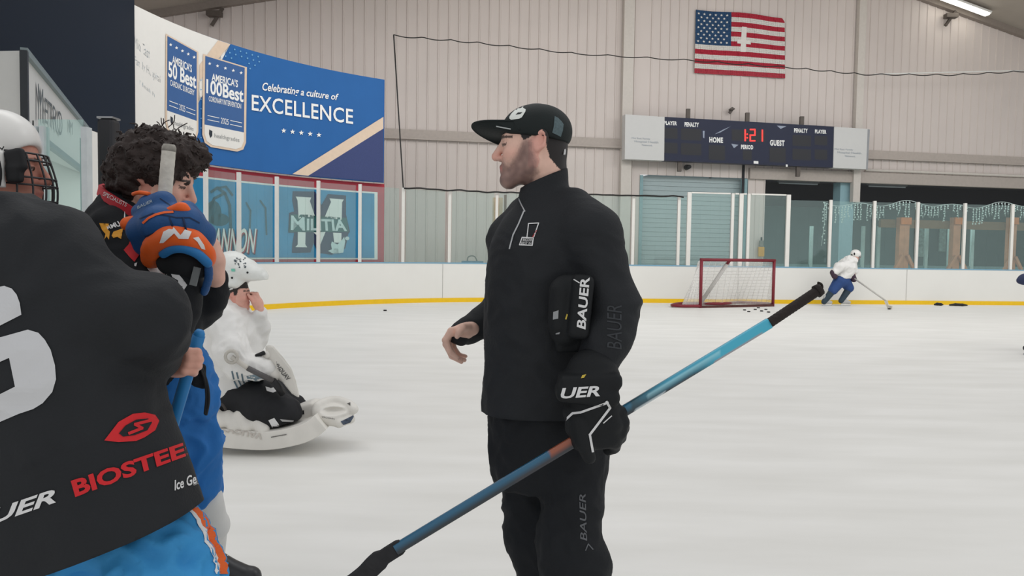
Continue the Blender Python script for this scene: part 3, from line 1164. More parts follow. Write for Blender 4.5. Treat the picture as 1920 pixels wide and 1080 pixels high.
def flag_pt(u, v, lift=0.0):
    x, y = bil(FQ, u, v)
    y += 1.8 * math.sin(u * 7.5 + .6) * v * .9
    if v > .94 and u > .96:
        x -= (u - .96) * 120 * (v - .94) * 16
    return wallpt(x, y, flag_off(u, v) + lift)


red = mat('flag_red', (176, 44, 62), .8, vary=.05)
fw_ = mat('flag_white', (222, 218, 212), .8, vary=.03)
fb = mat('flag_blue', (44, 76, 112), .8, vary=.05)
mb = MB()
NU, NVV = 50, 39
for i in range(NU):
    for j in range(NVV):
        u0, u1, v0, v1 = i / NU, (i + 1) / NU, j / NVV, (j + 1) / NVV
        st_ = j // 3
        mi = 0 if st_ % 2 == 0 else 1
        if u0 < .385 and st_ >= 6:
            mi = 2
        mb.add([flag_pt(u0, v0), flag_pt(u1, v0), flag_pt(u1, v1), flag_pt(u0, v1)], [(0, 1, 2, 3)], mi, True)
FL = mb.build('flag', [red, fw_, fb])
tag(FL, 'stars and stripes flag hung on the wall above the scoreboard', 'flag')
sm = FL.modifiers.new('thickness', 'SOLIDIFY')
sm.thickness = .008


def flag_surf(x, y):
    return flag_pt(x, y, .012)


sts = []
for r in range(9):
    for c in range(6 if r % 2 == 0 else 5):
        u = .385 * (1 + 2 * c + (r % 2)) / 12
        v = 1 - .545 * (r + 1) / 10
        sts.append([(u + (x - u) * .78, v + (y - v)) for x, y in star(u, v, .021, math.pi)])
decal('stars', fw_, FL, flag_surf, sts, grid=0)
decal('white_cross', fw_, FL, flag_surf, [[(.505, .38), (.565, .38), (.575, .78), (.52, .78)], [(.47, .51), (.62, .51), (.62, .57), (.47, .57)]], grid=.03)

# ------------------------------------------------------------------ scoreboard
SO = .55
SBP = ((1166, 300), (1617, 319), (1621, 243), (1167, 217))


def sbp(px, py, off=0.0):
    return wallpt(px, py, SO + off)


SBD = thing('scoreboard', 'wide dark scoreboard with red clock digits on the back wall', 'scoreboard', sbp(1390, 310))


def slab(q, o0, o1, name, m, parent):
    lo = [sbp(x, y, o0) for x, y in q]
    hi = [p + WN * (o1 - o0) for p in lo]
    return MB().hexa(lo, hi).build(name, m, parent)


sn = mat('score_navy', (28, 35, 60), .45, spec=.2, vary=.05)
slab(((1239, 303), (1553, 316), (1555, 240), (1240, 222)), -.3, 0, 'cabinet', sn, SBD)
wp = mat('ad_panel', (206, 206, 204), .5, vary=.01)
LP = slab(((1166, 300), (1239, 303), (1240, 222), (1167, 217)), -.25, .02, 'ad_panel', wp, SBD)
RP = slab(((1553, 316), (1614, 319), (1617, 244), (1555, 240)), -.25, .02, 'ad_panel', wp, SBD)
slab(((1614, 319), (1618, 319), (1622, 245), (1617, 244)), -.25, 0, 'end_trim', steel, SBD)
Z = lambda x, y: (1140 + x * 520 / 1872, 180 + y * 300 / 1080)


def zr(x0, y0, x1, y1, s=.05):
    """Sloping rectangle in scoreboard axes."""
    return [Z(x0, y1), Z(x1, y1 + (x1 - x0) * s), Z(x1, y0 + (x1 - x0) * s), Z(x0, y0)]


ss = lambda x, y: sbp(x, y, .006)
s2 = lambda x, y: sbp(x, y, .012)
s3 = lambda x, y: sbp(x, y, .03)
pan = mat('score_panel', (44, 45, 50), .5, spec=.2, vary=.03)
for r in ((373, 212, 470, 285), (492, 217, 630, 295), (373, 312, 470, 385), (492, 317, 630, 395), (680, 330, 790, 430), (835, 225, 1060, 300), (910, 365, 970, 432), (1090, 345, 1200, 445), (1245, 262, 1370, 335), (1395, 268, 1480, 330), (1245, 355, 1370, 430), (1395, 360, 1480, 428)):
    decal('digit_window', pan, SBD, ss, [zr(*r)], grid=0)
words = [('PLAYER', (378, 168, 465, 195)), ('PENALTY', (517, 176, 614, 206)), ('HOME', (684, 276, 776, 314)), ('PERIOD', (898, 328, 980, 358)), ('GUEST', (1093, 295, 1192, 335)), ('PENALTY', (1256, 217, 1348, 246)), ('PLAYER', (1397, 226, 1474, 252))]
tx = []
for wd_, (x0, y0, x1, y1) in words:
    q = zr(x0, y0, x1, y1, .04)
    tx.append((wd_, (q[0], q[1], q[2], q[3]), dict(bold=.045, spacing=1.12)))
decal('lettering', lett, SBD, ss, [zr(983, 438, 1015, 456, .06), zr(1200, 462, 1213, 478, 0)], tx, grid=0)
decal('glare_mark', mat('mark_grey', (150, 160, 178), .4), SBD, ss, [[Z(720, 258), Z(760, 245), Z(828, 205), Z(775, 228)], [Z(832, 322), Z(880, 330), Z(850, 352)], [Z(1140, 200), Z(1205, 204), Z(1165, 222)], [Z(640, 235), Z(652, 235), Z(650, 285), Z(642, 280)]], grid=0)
# clock digits of lit segments
glow = mat('digit_glow', (255, 50, 45), .4, emit=1.3, vary=0)


def seg(x0, y0, x1, y1, on):
    ym = (y0 + y1) / 2
    L = {'a': [(x0, y0), (x1, y0)], 'b': [(x1, y0), (x1, ym)], 'c': [(x1, ym), (x1, y1)], 'd': [(x0, y1), (x1, y1)], 'e': [(x0, ym), (x0, y1)], 'f': [(x0, y0), (x0, ym)], 'g': [(x0, ym), (x1, ym)]}
    out = []
    for k in on:
        out += stroke([Z(*p) for p in L[k]], 2.6)
    return out


decal('clock_digits', glow, SBD, s2, seg(900, 228, 926, 302, 'bc') + [disc(*Z(940, 258), 1.5, n=6), disc(*Z(940, 282), 1.5, n=6)] + seg(960, 226, 992, 302, 'abged') + seg(1015, 230, 1042, 304, 'bc'), grid=0)
for pn, cx, cy in ((LP, 240, 292), (RP, 1610, 366)):
    decal('lettering', mat('lettering_pale2', (160, 168, 176), .5, vary=0), pn, lambda x, y: sbp(x, y, .03), [],
          [('Mid East Family', (Z(cx - 80, cy), Z(cx + 45, cy + 6), Z(cx + 45, cy - 8), Z(cx - 80, cy - 14)), {}), ('Hospital Health', (Z(cx - 60, cy + 24), Z(cx + 100, cy + 32), Z(cx + 100, cy + 14), Z(cx - 60, cy + 6)), {}), ('Network', (Z(cx - 10, cy + 44), Z(cx + 60, cy + 48), Z(cx + 60, cy + 36), Z(cx - 10, cy + 32)), {})], grid=0)
for px, py in ((1290, 214), (1401, 221), (1503, 228), (1274, 312), (1496, 322)):
    a = sbp(px, py, -.15)
    MB().box(a, (.06, .06, .16)).build('hanger', brk, SBD)
p = wallpt(1287, 314, .1)
tag(MB().tube([p, p + WN * .25], [.09, .06], 12).build('loud_hailer', black), 'small round black speaker on the wall just under the scoreboard', 'speaker')

# ------------------------------------------------------------------ safety netting over the far boards
NT = thing('safety_net', 'thin black edged safety net hung above the far glass', 'net', BP[5])
npt = surf_path(-.09)
top = [npt(x, y) for x, y in ((738, 65), (900, 79), (1080, 99), (1300, 112), (1480, 125), (1620, 138), (1780, 139), (1925, 132), (2100, 118), (2290, 104))]
tp = []
N = 290
for i in range(N + 1):
    s = i / N * (len(top) - 1)
    k = min(int(s), len(top) - 2)
    p = top[k].lerp(top[k + 1], s - k)
    tp.append(p - Vector((0, 0, .045 * abs(math.sin(i * .3)))))
rope = mat('black_rope', (42, 41, 40), .8, vary=0)
MB().tube(tp, .014, 5).build('top_rope', rope, NT)
side = [npt(738 + (756 - 738) * i / 8, 65 + (352 - 65) * i / 8) for i in range(9)]
MB().tube(side, .018, 5).build('side_rope', rope, NT)
bt = []
for x in range(758, 1284, 4):
    p = npt(x, 354)
    bt.append(Vector((p.x, p.y, GLASS_TOP + .01 + .03 * noise.noise(Vector((x * .04, 0, 0))))))
MB().tube(bt, .022, 5).build('bottom_rope', rope, NT)
mb = MB()
for i in range(0, N - 3, 4):
    a, b = tp[i], tp[i + 4]
    mb.quad(a, b, Vector((b.x, b.y, GLASS_TOP)), Vector((a.x, a.y, GLASS_TOP)))
nm = glass_mat('net_haze', (1, 1, 1), 0.0, (.5, .5, .5), .025)
MBn = mb.build('mesh', nm, NT)
cb = [wallpt(1640 + 285 * i / 10, 139 - 7 * i / 10, 1.2) for i in range(11)]
tag(MB().tube(cb, .02, 6).build('support_cable', white), 'white cable across the upper right of the back wall', 'cable')

# ------------------------------------------------------------------ icicle lights behind the glass
IC = thing('icicle_lights', 'white icicle light string drooping behind the right-hand glass', 'lights', sp0(1700, 400))
ic = surf_path(.28)
icm = mat('icicle_white', (205, 222, 220), .4, vary=0)
random.seed(11)
path = []
for x in range(1546, 1985, 3):
    y = 381 + 4 * math.sin((x - 1546) / 14.0) + 3 * math.sin(x / 31.0) + (x - 1546) * .012
    path.append(ic(x, y))
MB().tube(path, .008, 4).build('cord', icm, IC)
for i in range(1, len(path) - 1, 2):
    if random.random() < .9:
        a = path[i]
        L = random.choice((.15, .25, .35, .42, .5))
        z = MB()
        z.tube([a, a + Vector((random.uniform(-.03, .03), 0, -L * .5)), a + Vector((random.uniform(-.05, .05), 0, -L))], .006, 4)
        for k in range(int(L / .07)):
            z.box(a + Vector((random.uniform(-.02, .02), 0, -.05 - k * .07)), (.013, .013, .018))
        z.build('strand', icm, IC)
a = path[0]
z = MB().tube([a, a + Vector((.02, 0, -.6)), a + Vector((-.05, 0, -1.25))], .008, 4)
for k in range(14):
    z.box(a + Vector((random.uniform(-.04, .04), 0, -.09 * k)), (.014, .014, .02))
z.build('strand', icm, IC)

# ------------------------------------------------------------------ goal
gA, gB = gnd(1313, 577.5), gnd(1449, 574.5)
ge = (gB - gA)
ge.z = 0
gw = ge.length
ge.normalize()
gn = Vector((-ge.y, ge.x, 0))                 # away from the camera
if gn.y < 0:
    gn = -gn
GH = 1.24
GL = thing('hockey_goal', 'red framed hockey goal with white net on the ice', 'goal', gA)
gred = mat('goal_red', (122, 40, 50), .45, vary=.06)
up_ = Vector((0, 0, 1))
A0, B0 = gA, gA + ge * gw
for p in (A0, B0):
    MB().tube([p, p + up_ * GH], .042, 10).build('post', gred, GL)
MB().tube([A0 + up_ * GH - ge * .03, B0 + up_ * GH + ge * .03], .042, 10).build('crossbar', gred, GL)
back = [A0, A0 - ge * .5 + gn * .12, A0 - ge * .52 + gn * .5, A0 + ge * .3 + gn * 1.0, A0 + ge * gw * .5 + gn * .62, B0 - ge * .3 + gn * 1.0, B0 + ge * .12 + gn * .4, B0]
MB().tube([p + up_ * .05 for p in crom(back, 5)], .04, 8).build('base_frame', gred, GL)
mid = A0 + ge * gw * .38
mm = mid + up_ * GH
MB().tube([mm, mm - up_ * .1 - ge * .01 + gn * .1], .04, 8).build('stay', gred, GL)
MB().tube([mm - up_ * .1 - ge * .01 + gn * .1, A0 + ge * gw * .24 + gn * .75 + up_ * .04], .055, 8).build('padded_stay', mat('pad_grey', (190, 188, 184), .6), GL)
MB().sweep([A0 + up_ * .03, B0 + up_ * .03], .035, .03, gn).build('base_skirt', mat('skirt_dark', (82, 48, 44), .7, vary=.2), GL)
mb = MB()
topb = [A0 + up_ * GH, B0 + up_ * GH]
bk = [A0 - ge * .35 + gn * .35, A0 + ge * .3 + gn * .95, A0 + ge * gw * .5 + gn * .62, B0 - ge * .3 + gn * .95, B0 + ge * .08 + gn * .35]
tb = [A0 + up_ * GH, A0 + ge * .25 + gn * .45 + up_ * (GH - .05), A0 + ge * gw * .5 + gn * .42 + up_ * (GH - .05), B0 - ge * .25 + gn * .45 + up_ * (GH - .05), B0 + up_ * GH]
low = [A0] + bk + [B0]
hig = [A0 + up_ * GH] + tb + [B0 + up_ * GH]
for i in range(len(low) - 1):
    for k in range(6):
        for j in range(10):
            def g_(a, b):
                return low[i].lerp(low[i + 1], a).lerp(hig[i].lerp(hig[i + 1], a), b)
            mb.quad(g_(k / 6, j / 10), g_((k + 1) / 6, j / 10), g_((k + 1) / 6, (j + 1) / 10), g_(k / 6, (j + 1) / 10))
for i in range(len(tb) - 1):
    f0, f1 = topb[0].lerp(topb[1], i / 4), topb[0].lerp(topb[1], (i + 1) / 4)
    mb.quad(f0, f1, tb[i + 1], tb[i])
net = glass_mat('goal_net', (1, 1, 1), 0, (.86, .85, .83), .30)
MBg = mb.build('net', net, GL)
# net cords, woven as thin lines in one mesh
mb = MB()
for i in range(len(low) - 1):
    for k in range(5):
        a_, b_ = low[i].lerp(low[i + 1], k / 5), hig[i].lerp(hig[i + 1], k / 5)
        mb.tube([a_, b_], .004, 3)
for j in range(1, 14):
    mb.tube([low[i].lerp(hig[i], j / 14) for i in range(len(low))], .004, 3)
mb.build('net_cords', mat('net_white', (225, 223, 219), .7, vary=0), GL)
# pucks
puck_m = mat('puck_black', (34, 34, 36), .6, vary=.05)


def puck(p, lb, grp=None):
    o = MB().tube([(0, 0, 0.0), (0, 0, .004), (0, 0, .021), (0, 0, .025)], [.035, .038, .038, .035], 20).build('hockey_puck', puck_m)
    o.location = (p.x, p.y, 0.001)
    return tag(o, lb, 'puck', grp)


pk = puck(gnd(722, 583), 'lone black puck on the ice left of the coach')
o = pk.copy()
COL.objects.link(o)
p = gnd(1667, 580)
o.location = (p.x, p.y, .001)
tag(o, 'black puck at the tip of the distant skater stick', 'puck')
for k, (px, py) in enumerate(((1396, 582), (1404, 585), (1416, 581), (1428, 584), (1436, 581), (1441, 586), (1422, 578))):
    o = pk.copy()
    COL.objects.link(o)
    p = gnd(px, py)
    o.location = (p.x, p.y, .001)
    tag(o, 'one of the black pucks scattered in front of the goal mouth', 'puck', 'pucks in front of the goal')
for k, (px, py, lb) in enumerate(((1760, 569, 'smaller dark scrap against the yellow kickplate at right'), (1797, 570, 'longer dark scrap against the yellow kickplate at right'))):
    p = gnd(px, py + 4)
    sdf = SDF()
    L = .12 if k == 0 else .25
    sdf.chain([p + Vector((-L, 0, .03)), p + Vector((-L * .3, .02, .045)), p + Vector((L * .4, -.02, .04)), p + Vector((L, 0, .03))], [.025, .04, .04, .02])
    tag(sdf.build('rubber_scrap', puck_m, None, .012), lb, 'scrap')

# ------------------------------------------------------------------ bench side: white sign box, near glass, padded post
c1t, c1b = at(42, 95, 7.1), at(42, 237, 7.1)


def depth_for(px, py, z):
    d = ray(px, py)
    t = (z - CAM.z) / d.z
    return CAM + d * t


c2t = depth_for(162, 242, c1t.z)
sd = c2t - c1t
c1b = Vector((c1t.x, c1t.y, c1b.z))
c2b = Vector((c2t.x, c2t.y, c1b.z))
back_v = Vector((-.5, .06, 0))
back_f = Vector((-.06, .005, 0))
BX = thing('bench_sign', 'white box sign with raised letters over the bench at left', 'sign', c1b)
MB().hexa([c1b, c2b, c2b + back_f, c1b + back_v], [c1t, c2t, c2t + back_f, c1t + back_v]).build('box', mat('sign_white', (205, 205, 202), .5, vary=.01), BX)
tn = Vector((sd.y, -sd.x, 0)).normalized() * .012
tr = mat('trim_black', (44, 48, 52), .5)
MB().sweep([c1b + tn, c1t + tn], .035, .03, sd).build('edge_trim', tr, BX)
MB().sweep([c1b + tn, c2b + tn], .03, .03, up_).build('edge_trim', mat('trim_grey', (110, 125, 128), .5), BX)
MB().sweep([c1t + tn, c2t + tn], .03, .03, up_).build('edge_trim', mat('trim_grey2', (120, 132, 134), .5), BX)
bxn = Vector((sd.y, -sd.x, 0)).normalized()
bsf = lambda x, y: plane_pt(x, y, c1t + bxn * .02, bxn)
decal('lettering', mat('sign_letters', (86, 92, 92), .5, vary=0), BX, bsf, [], [('M', ((71, 224), (81, 232), (81, 168), (71, 156)), {}), ('ETRO', ((84, 230), (117, 258), (117, 213), (84, 182)), {}), ('M', ((130, 248), (136, 253), (136, 230), (130, 225)), {})], grid=0)
# near glass
GD = 6.35
q_ = Q(GD)
NG = thing('bench_glass', 'near glass panel with thick white posts beside the bench', 'glass panel', (q_(110, 400).x, GD, 0))
zt_ = q_(62, 237).z
frm = mat('frame_grey', (190, 196, 198), .4, spec=.4)
for px0, px1, nm in ((57, 74, 'post'), (79, 88, 'inner_post'), (157, 168, 'post')):
    a_, b_ = q_(px0, 400), q_(px1, 400)
    MB().hexa([(a_.x, GD - .03, 0), (b_.x, GD - .03, 0), (b_.x, GD + .05, 0), (a_.x, GD + .05, 0)], [(a_.x, GD - .03, zt_), (b_.x, GD - .03, zt_), (b_.x, GD + .05, zt_), (a_.x, GD + .05, zt_)]).build(nm, frm, NG)
a_, b_ = q_(74, 400), q_(157, 400)
MB().hexa([(a_.x, GD, 1.0), (b_.x, GD, 1.0), (b_.x, GD + .015, 1.0), (a_.x, GD + .015, 1.0)], [(a_.x, GD, zt_ + .06), (b_.x, GD, zt_ + .06), (b_.x, GD + .015, zt_ + .06), (a_.x, GD + .015, zt_ + .06)]).build('pane', glass_mat('near_glass', (.84, .93, .91), .1, (.8, .95, .93), .06), NG)
a2 = q_(147, 258)
MB().hexa([(a2.x, GD + .02, 1.0), (b_.x, GD + .02, 1.0), (b_.x, GD + .05, 1.0), (a2.x, GD + .05, 1.0)], [(a2.x, GD + .02, a2.z), (b_.x, GD + .02, a2.z), (b_.x, GD + .05, a2.z), (a2.x, GD + .05, a2.z)]).build('edge_strip', mat('edge_teal', (128, 152, 152), .4), NG)
MB().tube([q_(62, 236), q_(62, 226)], .006, 6).build('pin', black, NG)
aa, bb = q_(-60, 400), q_(172, 400)
MB().hexa([(aa.x, GD - .06, 0), (bb.x, GD - .06, 0), (bb.x, GD + .1, 0), (aa.x, GD + .1, 0)], [(aa.x, GD - .06, 1.06), (bb.x, GD - .06, 1.06), (bb.x, GD + .1, 1.06), (aa.x, GD + .1, 1.06)]).build('board', white, NG)
PD = 6.9
q_ = Q(PD)
a_, b_ = q_(190, 400), q_(221, 400)
pz = q_(205, 224).z
PP = thing('padded_post', 'tall black padded post behind the curly haired player', 'post', ((a_.x + b_.x) / 2, PD, 0))
r_ = (b_.x - a_.x) / 2
MB().box(((a_.x + b_.x) / 2, PD, pz / 2), (r_, r_, pz / 2)).build('pad', mat('pad_black', (36, 36, 40), .5, spec=.4), PP, .03)
MB().box(((a_.x + b_.x) / 2, PD, pz + .008), (r_ * .95, r_ * .95, .008)).build('cap', steel, PP)
# ------------------------------------------------------------------ people: shared pieces
cloth_black = mat('cloth_black', (37, 39, 42), .75, spec=.25, vary=.06, scale=9, bump=.15, bscale=160)
cloth_black2 = mat('cloth_black_matte', (32, 34, 37), .8, spec=.2, vary=.06, scale=9, bump=.12, bscale=140)
skin_attr = mat('skin', (220, 175, 155), .5, spec=.35, vary=.05, scale=40, attr='Col')


def pxy(P):
    d = np.asarray(P) - np.array(CAM)
    z = d @ np.array(_f)
    return 960 + F * (d @ np.array(RX)) / z, 540 - F * (d @ np.array(UP)) / z


def sstep(x, a, b):
    t = np.clip((x - a) / (b - a), 0, 1)
    return t * t * (3 - 2 * t)


def inpoly(x, y, poly):
    r = np.zeros(len(x), bool)
    n = len(poly)
    for i in range(n):
        (x0, y0), (x1, y1) = poly[i], poly[(i + 1) % n]
        c = ((y0 > y) != (y1 > y))
        with np.errstate(divide='ignore', invalid='ignore'):
            xx = (x1 - x0) * (y - y0) / (y1 - y0) + x0
        r ^= c & (x < xx)
    return r


class Head:
    """A head in its own frame: forward, left, up, in metres, about the middle of the skull."""

    def __init__(s, C, fwd, tilt_up=(0, 0, 1), k=1.0):
        f = Vector(fwd).normalized()
        u = Vector(tilt_up)
        u = (u - f * u.dot(f)).normalized()
        l = u.cross(f)
        s.C, s.f, s.l, s.u, s.k = Vector(C), f, l, u, k
        s.M = np.array(Matrix((f, l, u)).transposed())

    def p(s, f, l, u):
        return s.C + (s.f * f + s.l * l + s.u * u) * s.k

    def build(s, S, ears=True, neck=None):
        k, p = s.k, s.p
        M = s.M
        S.ell(p(-.004, 0, .012), (.096 * k, .075 * k, .097 * k), M, .01)
        S.ell(p(.03, 0, -.045), (.066 * k, .062 * k, .085 * k), M, .02)
        for sg in (-1, 1):
            S.cone(p(.0, sg * .054, -.075), p(.077, sg * .018, -.122), .021 * k, .02 * k, .025)
            S.cone(p(.0, sg * .056, -.03), p(.0, sg * .054, -.08), .022 * k, .02 * k, .025)
            S.ell(p(.062, sg * .04, -.045), (.03 * k, .026 * k, .028 * k), M, .022)
            S.cone(p(.09, sg * .014, .006), p(.078, sg * .044, .006), .0105 * k, .011 * k, .012)
            S.ell(p(.1, sg * .031, -.018), (.016 * k, .02 * k, .0125 * k), M, .012, sub=True)
        S.ell(p(.083, 0, -.118), (.022 * k, .026 * k, .021 * k), M, .02)
        S.cone(p(.09, 0, .0), p(.119, 0, -.046), .010 * k, .0125 * k, .008)
        S.ell(p(.117, 0, -.05), (.0125 * k, .0125 * k, .011 * k), M, .006)
        for sg in (-1, 1):
            S.ell(p(.103, sg * .014, -.054), (.012 * k, .0085 * k, .009 * k), M, .006)
            S.ell(p(.107, sg * .008, -.064), (.006 * k, .004 * k, .004 * k), M, .004, sub=True)
        # mouth
        S.ell(p(.082, 0, -.083), (.021 * k, .03 * k, .022 * k), M, .014)
        S.chain([p(.09, -.024, -.085), p(.1, -.009, -.079), p(.101, 0, -.081), p(.1, .009, -.079), p(.09, .024, -.085)], [.003 * k, .0058 * k, .0055 * k, .0058 * k, .003 * k], .005)
        S.chain([p(.09, -.022, -.088), p(.098, 0, -.0935), p(.09, .022, -.088)], [.003 * k, .0068 * k, .003 * k], .005)
        # eyelids over eyeballs
        for sg in (-1, 1):
            S.ell(p(.081, sg * .031, -.0165), (.0132 * k, .0145 * k, .0125 * k), M, .003)
            S.chain([p(.09, sg * .019, -.016), p(.0965, sg * .03, -.0115), p(.086, sg * .043, -.016)], .003 * k, .003)
        if ears:
            for sg in (-1, 1):
                e = s.l * sg
                ring = [p(-.012, sg * .079, -.035), p(-.03, sg * .088, -.03), p(-.04, sg * .092, -.008), p(-.032, sg * .09, .012), p(-.014, sg * .082, .008)]
                S.chain(crom(ring, 3), .0052 * k, .006)
                S.ell(p(-.022, sg * .079, -.012), (.016 * k, .007 * k, .023 * k), M, .006)
                S.ell(p(-.013, sg * .082, -.038), (.008 * k, .006 * k, .009 * k), M, .006)
                S.ell(p(-.02, sg * .09, -.012), (.009 * k, .007 * k, .013 * k), M, .005, sub=True)
        if neck is not None:
            S.cone(p(-.035, 0, -.05), neck, .058 * k, .06 * k, .03)
        return S

    def local(s, P):
        return (np.asarray(P) - np.array(s.C)) @ s.M / s.k

    def eyes(s, parent, iris=(70, 50, 40)):
        for sg in (1, -1):
            c = s.p(.0835, sg * .0295, -.0175)
            S = SDF().ell(c, (.0122 * s.k, .0122 * s.k, .0085 * s.k))

            def cf(P, c=c):
                d = (P - np.array(c)) @ s.M
                ang = np.arccos(np.clip(d[:, 0] / np.maximum(np.linalg.norm(d, axis=1), 1e-9), -1, 1))
                out = np.tile(np.array([196., 182, 174]), (len(P), 1))
                out[ang < .7] = iris
                out[ang < .25] = (20, 18, 18)
                return out
            S.build('eye', mat('eye_surface', (220, 215, 210), .2, spec=.5, vary=0, attr='Col'), parent, .0022, colfn=cf)


def paint(base, lips=None, brow=None, H=None, hair=None, beard=None, ear=None):
    """Skin colours of a head and hands by place on the head."""
    def fn(P):
        c = np.tile(np.array(base, float), (len(P), 1))
        if H is None:
            return c
        q = H.local(P)
        f, l, u = q[:, 0], np.abs(q[:, 1]), q[:, 2]
        nz = np.array([noise.noise(Vector(p) * 55) for p in P])

        def mix(w, col):
            w = np.clip(w, 0, 1)[:, None]
            c[:] = c * (1 - w) + np.array(col, float) * w
        near = (np.abs(f) < .2) & (np.abs(u) < .2)
        red = np.exp(-(((f - .115) / .03) ** 2 + ((u + .05) / .02) ** 2)) * .35 + np.exp(-(((f - .06) / .03) ** 2 + ((u + .045) / .02) ** 2)) * .2
        mix(red * near, (212, 132, 118))
        if ear:
            mix(((l > .076) & near & (np.abs(f + .02) < .035)) * .5, ear)
        if beard:
            bcol, amt, poly = beard
            w = sum(inpoly(f + nz * .004 + a * .005, u + nz * .004 + b * .005, poly).astype(float) for a, b in ((0, 0), (1, 0), (-1, 0), (0, 1), (0, -1), (1.6, 1.6), (-1.6, -1.6), (1.6, -1.6), (-1.6, 1.6))) / 9
            mix(w * near * amt * (.9 + .25 * nz), bcol)
        if lips:
            w = np.exp(-(((u + .086) / .0085) ** 2)) * (f > .086) * (l < .024)
            mix(w * near * .75, lips)
        if brow:
            w = ((u > .002 + (l - .03) * -.05) & (u < .0135 - (l - .014) * .12) & (l > .012) & (l < .056) & (f > .05)).astype(float)
            mix(w * near * .85, brow)
        w = ((f > .07) & (np.abs(u + .0165) < .0045) & (l > .019) & (l < .047)).astype(float)
        mix(w * near * .75, (62, 46, 42))
        if hair:
            hcol, poly = hair
            w = inpoly(f + nz * .003, u + nz * .003, poly).astype(float)
            mix(w * near, hcol)
        return c
    return fn


def skate(parent, pos, yaw, boot=(34, 35, 38), lace=(225, 225, 222), tag_=True):
    """An ice skate standing on the ice: pos is below the ankle, yaw the way the toe points."""
    f = Vector((math.cos(yaw), math.sin(yaw), 0))
    s_ = Vector((-f.y, f.x, 0))
    P = lambda a, b, c: Vector(pos) + f * a + s_ * b + Vector((0, 0, c))
    S = SDF()
    S.cone(P(-.03, 0, .13), P(-.02, 0, .26), .045, .05, .02)
    S.cone(P(-.05, 0, .1), P(.06, 0, .11), .038, .042, .02)
    S.cone(P(.06, 0, .11), P(.16, 0, .1), .042, .042, .02)
    S.cone(P(-.01, 0, .2), P(.1, 0, .125), .045, .04, .03)
    o = S.build('skate', mat('boot_%d' % boot[0], boot, .35, spec=.5, vary=.04), parent, .008)
    MB().box(P(.05, 0, .045), (.13, .008, .022), Matrix.Rotation(yaw, 3, 'Z')).build('blade_holder', offwhite, o)
    MB().box(P(.05, 0, .014), (.145, .0022, .014), Matrix.Rotation(yaw, 3, 'Z')).build('blade', blade_steel, o)
    mb = MB()
    for i in range(5):
        a = .02 + i * .022
        z = .215 - i * .018
        mb.tube([P(a, -.034, z - .018), P(a + .008, 0, z + .012), P(a, .034, z - .018)], .005, 5)
        mb.tube([P(a + .02, -.034, z - .034), P(a + .008, 0, z + .012), P(a + .02, .034, z - .034)], .004, 5)
    mb.build('laces', mat('lace_white', lace, .7, vary=0), o)
    return o


def rows(q, tab, D):
    """Picture edges of an upright body turned into sections: (y, left, right, half depth, dy)."""
    out = []
    for r in tab:
        py, xl, xr, dp = r[:4]
        dy = r[4] if len(r) > 4 else 0
        a, b = q(xl, py, dy), q(xr, py, dy)
        c = (a + b) / 2
        out.append((c.z, c.x, c.y, (b - a).length / 2, dp))
    return out


I3 = np.eye(3)

# ------------------------------------------------------------------ the coach
D = 2.34
q = Q(D)
CO = thing('person', 'person in black cap and black quarter-zip jacket standing on the ice holding a blue stick', 'person', gnd(1040, 1330))
CO.location = (q(1040, 800).x, D, 0)
H = Head(q(1003, 263), (-1, .10, -.02), (.02, 0, 1))
JK = SDF()
JK.stack((0, 0, 0), I3, rows(q, [(372, 985, 1085, .07), (386, 968, 1106, .10), (405, 948, 1120, .13), (430, 931, 1135, .15), (470, 917, 1140, .165), (520, 911, 1132, .17), (600, 909, 1122, .165), (680, 907, 1117, .16), (740, 904, 1117, .16), (785, 901, 1119, .16)], D), .03, 2.3)
JK.cone(q(1020, 352), q(1022, 400), .060, .085, .02)
JK.cone(q(1021, 326), q(1020, 375), .071, .072, .02)
JK.chain([q(1075, 395, -.07), q(1108, 440, -.13), q(1152, 570, -.17)], [.066, .082, .071], .04)
JK.chain([q(1152, 570, -.17), q(1140, 630, -.2), q(1112, 705, -.23)], [.071, .066, .058], .03)
JK.chain([q(985, 405, .07), q(962, 450, .14), q(945, 575, .24)], [.06, .075, .06], .04)
JK.chain([q(945, 575, .24), q(905, 605, .2), q(866, 626, .16)], [.06, .05, .041], .02)
cA, cB = q(966, 357), q(1062, 317)
cn = (cB - cA).cross(Vector((0, 1, 0))).normalized()
if cn.z < 0:
    cn = -cn
nk = SDF()
# body under the clothes
BD = SDF()
H.build(BD, neck=q(1030, 385))
body_extra = []
tr_ = SDF()
tr_.cone(q(1025, 375), q(1020, 470), .055, .11, .04).cone(q(1020, 470), q(1015, 780), .11, .11, .04)
tr_.chain([q(1060, 420, -.1), q(1145, 565, -.16), q(1116, 690, -.22)], [.05, .04, .028])
tr_.chain([q(985, 420, .1), q(945, 575, .24), q(875, 621, .16)], [.05, .038, .026])
tr_.chain([q(1060, 840, -.05), q(1068, 1010, -.09), q(1085, 1280, -.05)], [.06, .055, .04])
tr_.chain([q(995, 800, .07), q(1005, 1020, .06), q(1015, 1280, .1)], [.075, .055, .04])
body_extra.append(tr_.mesh(.014))
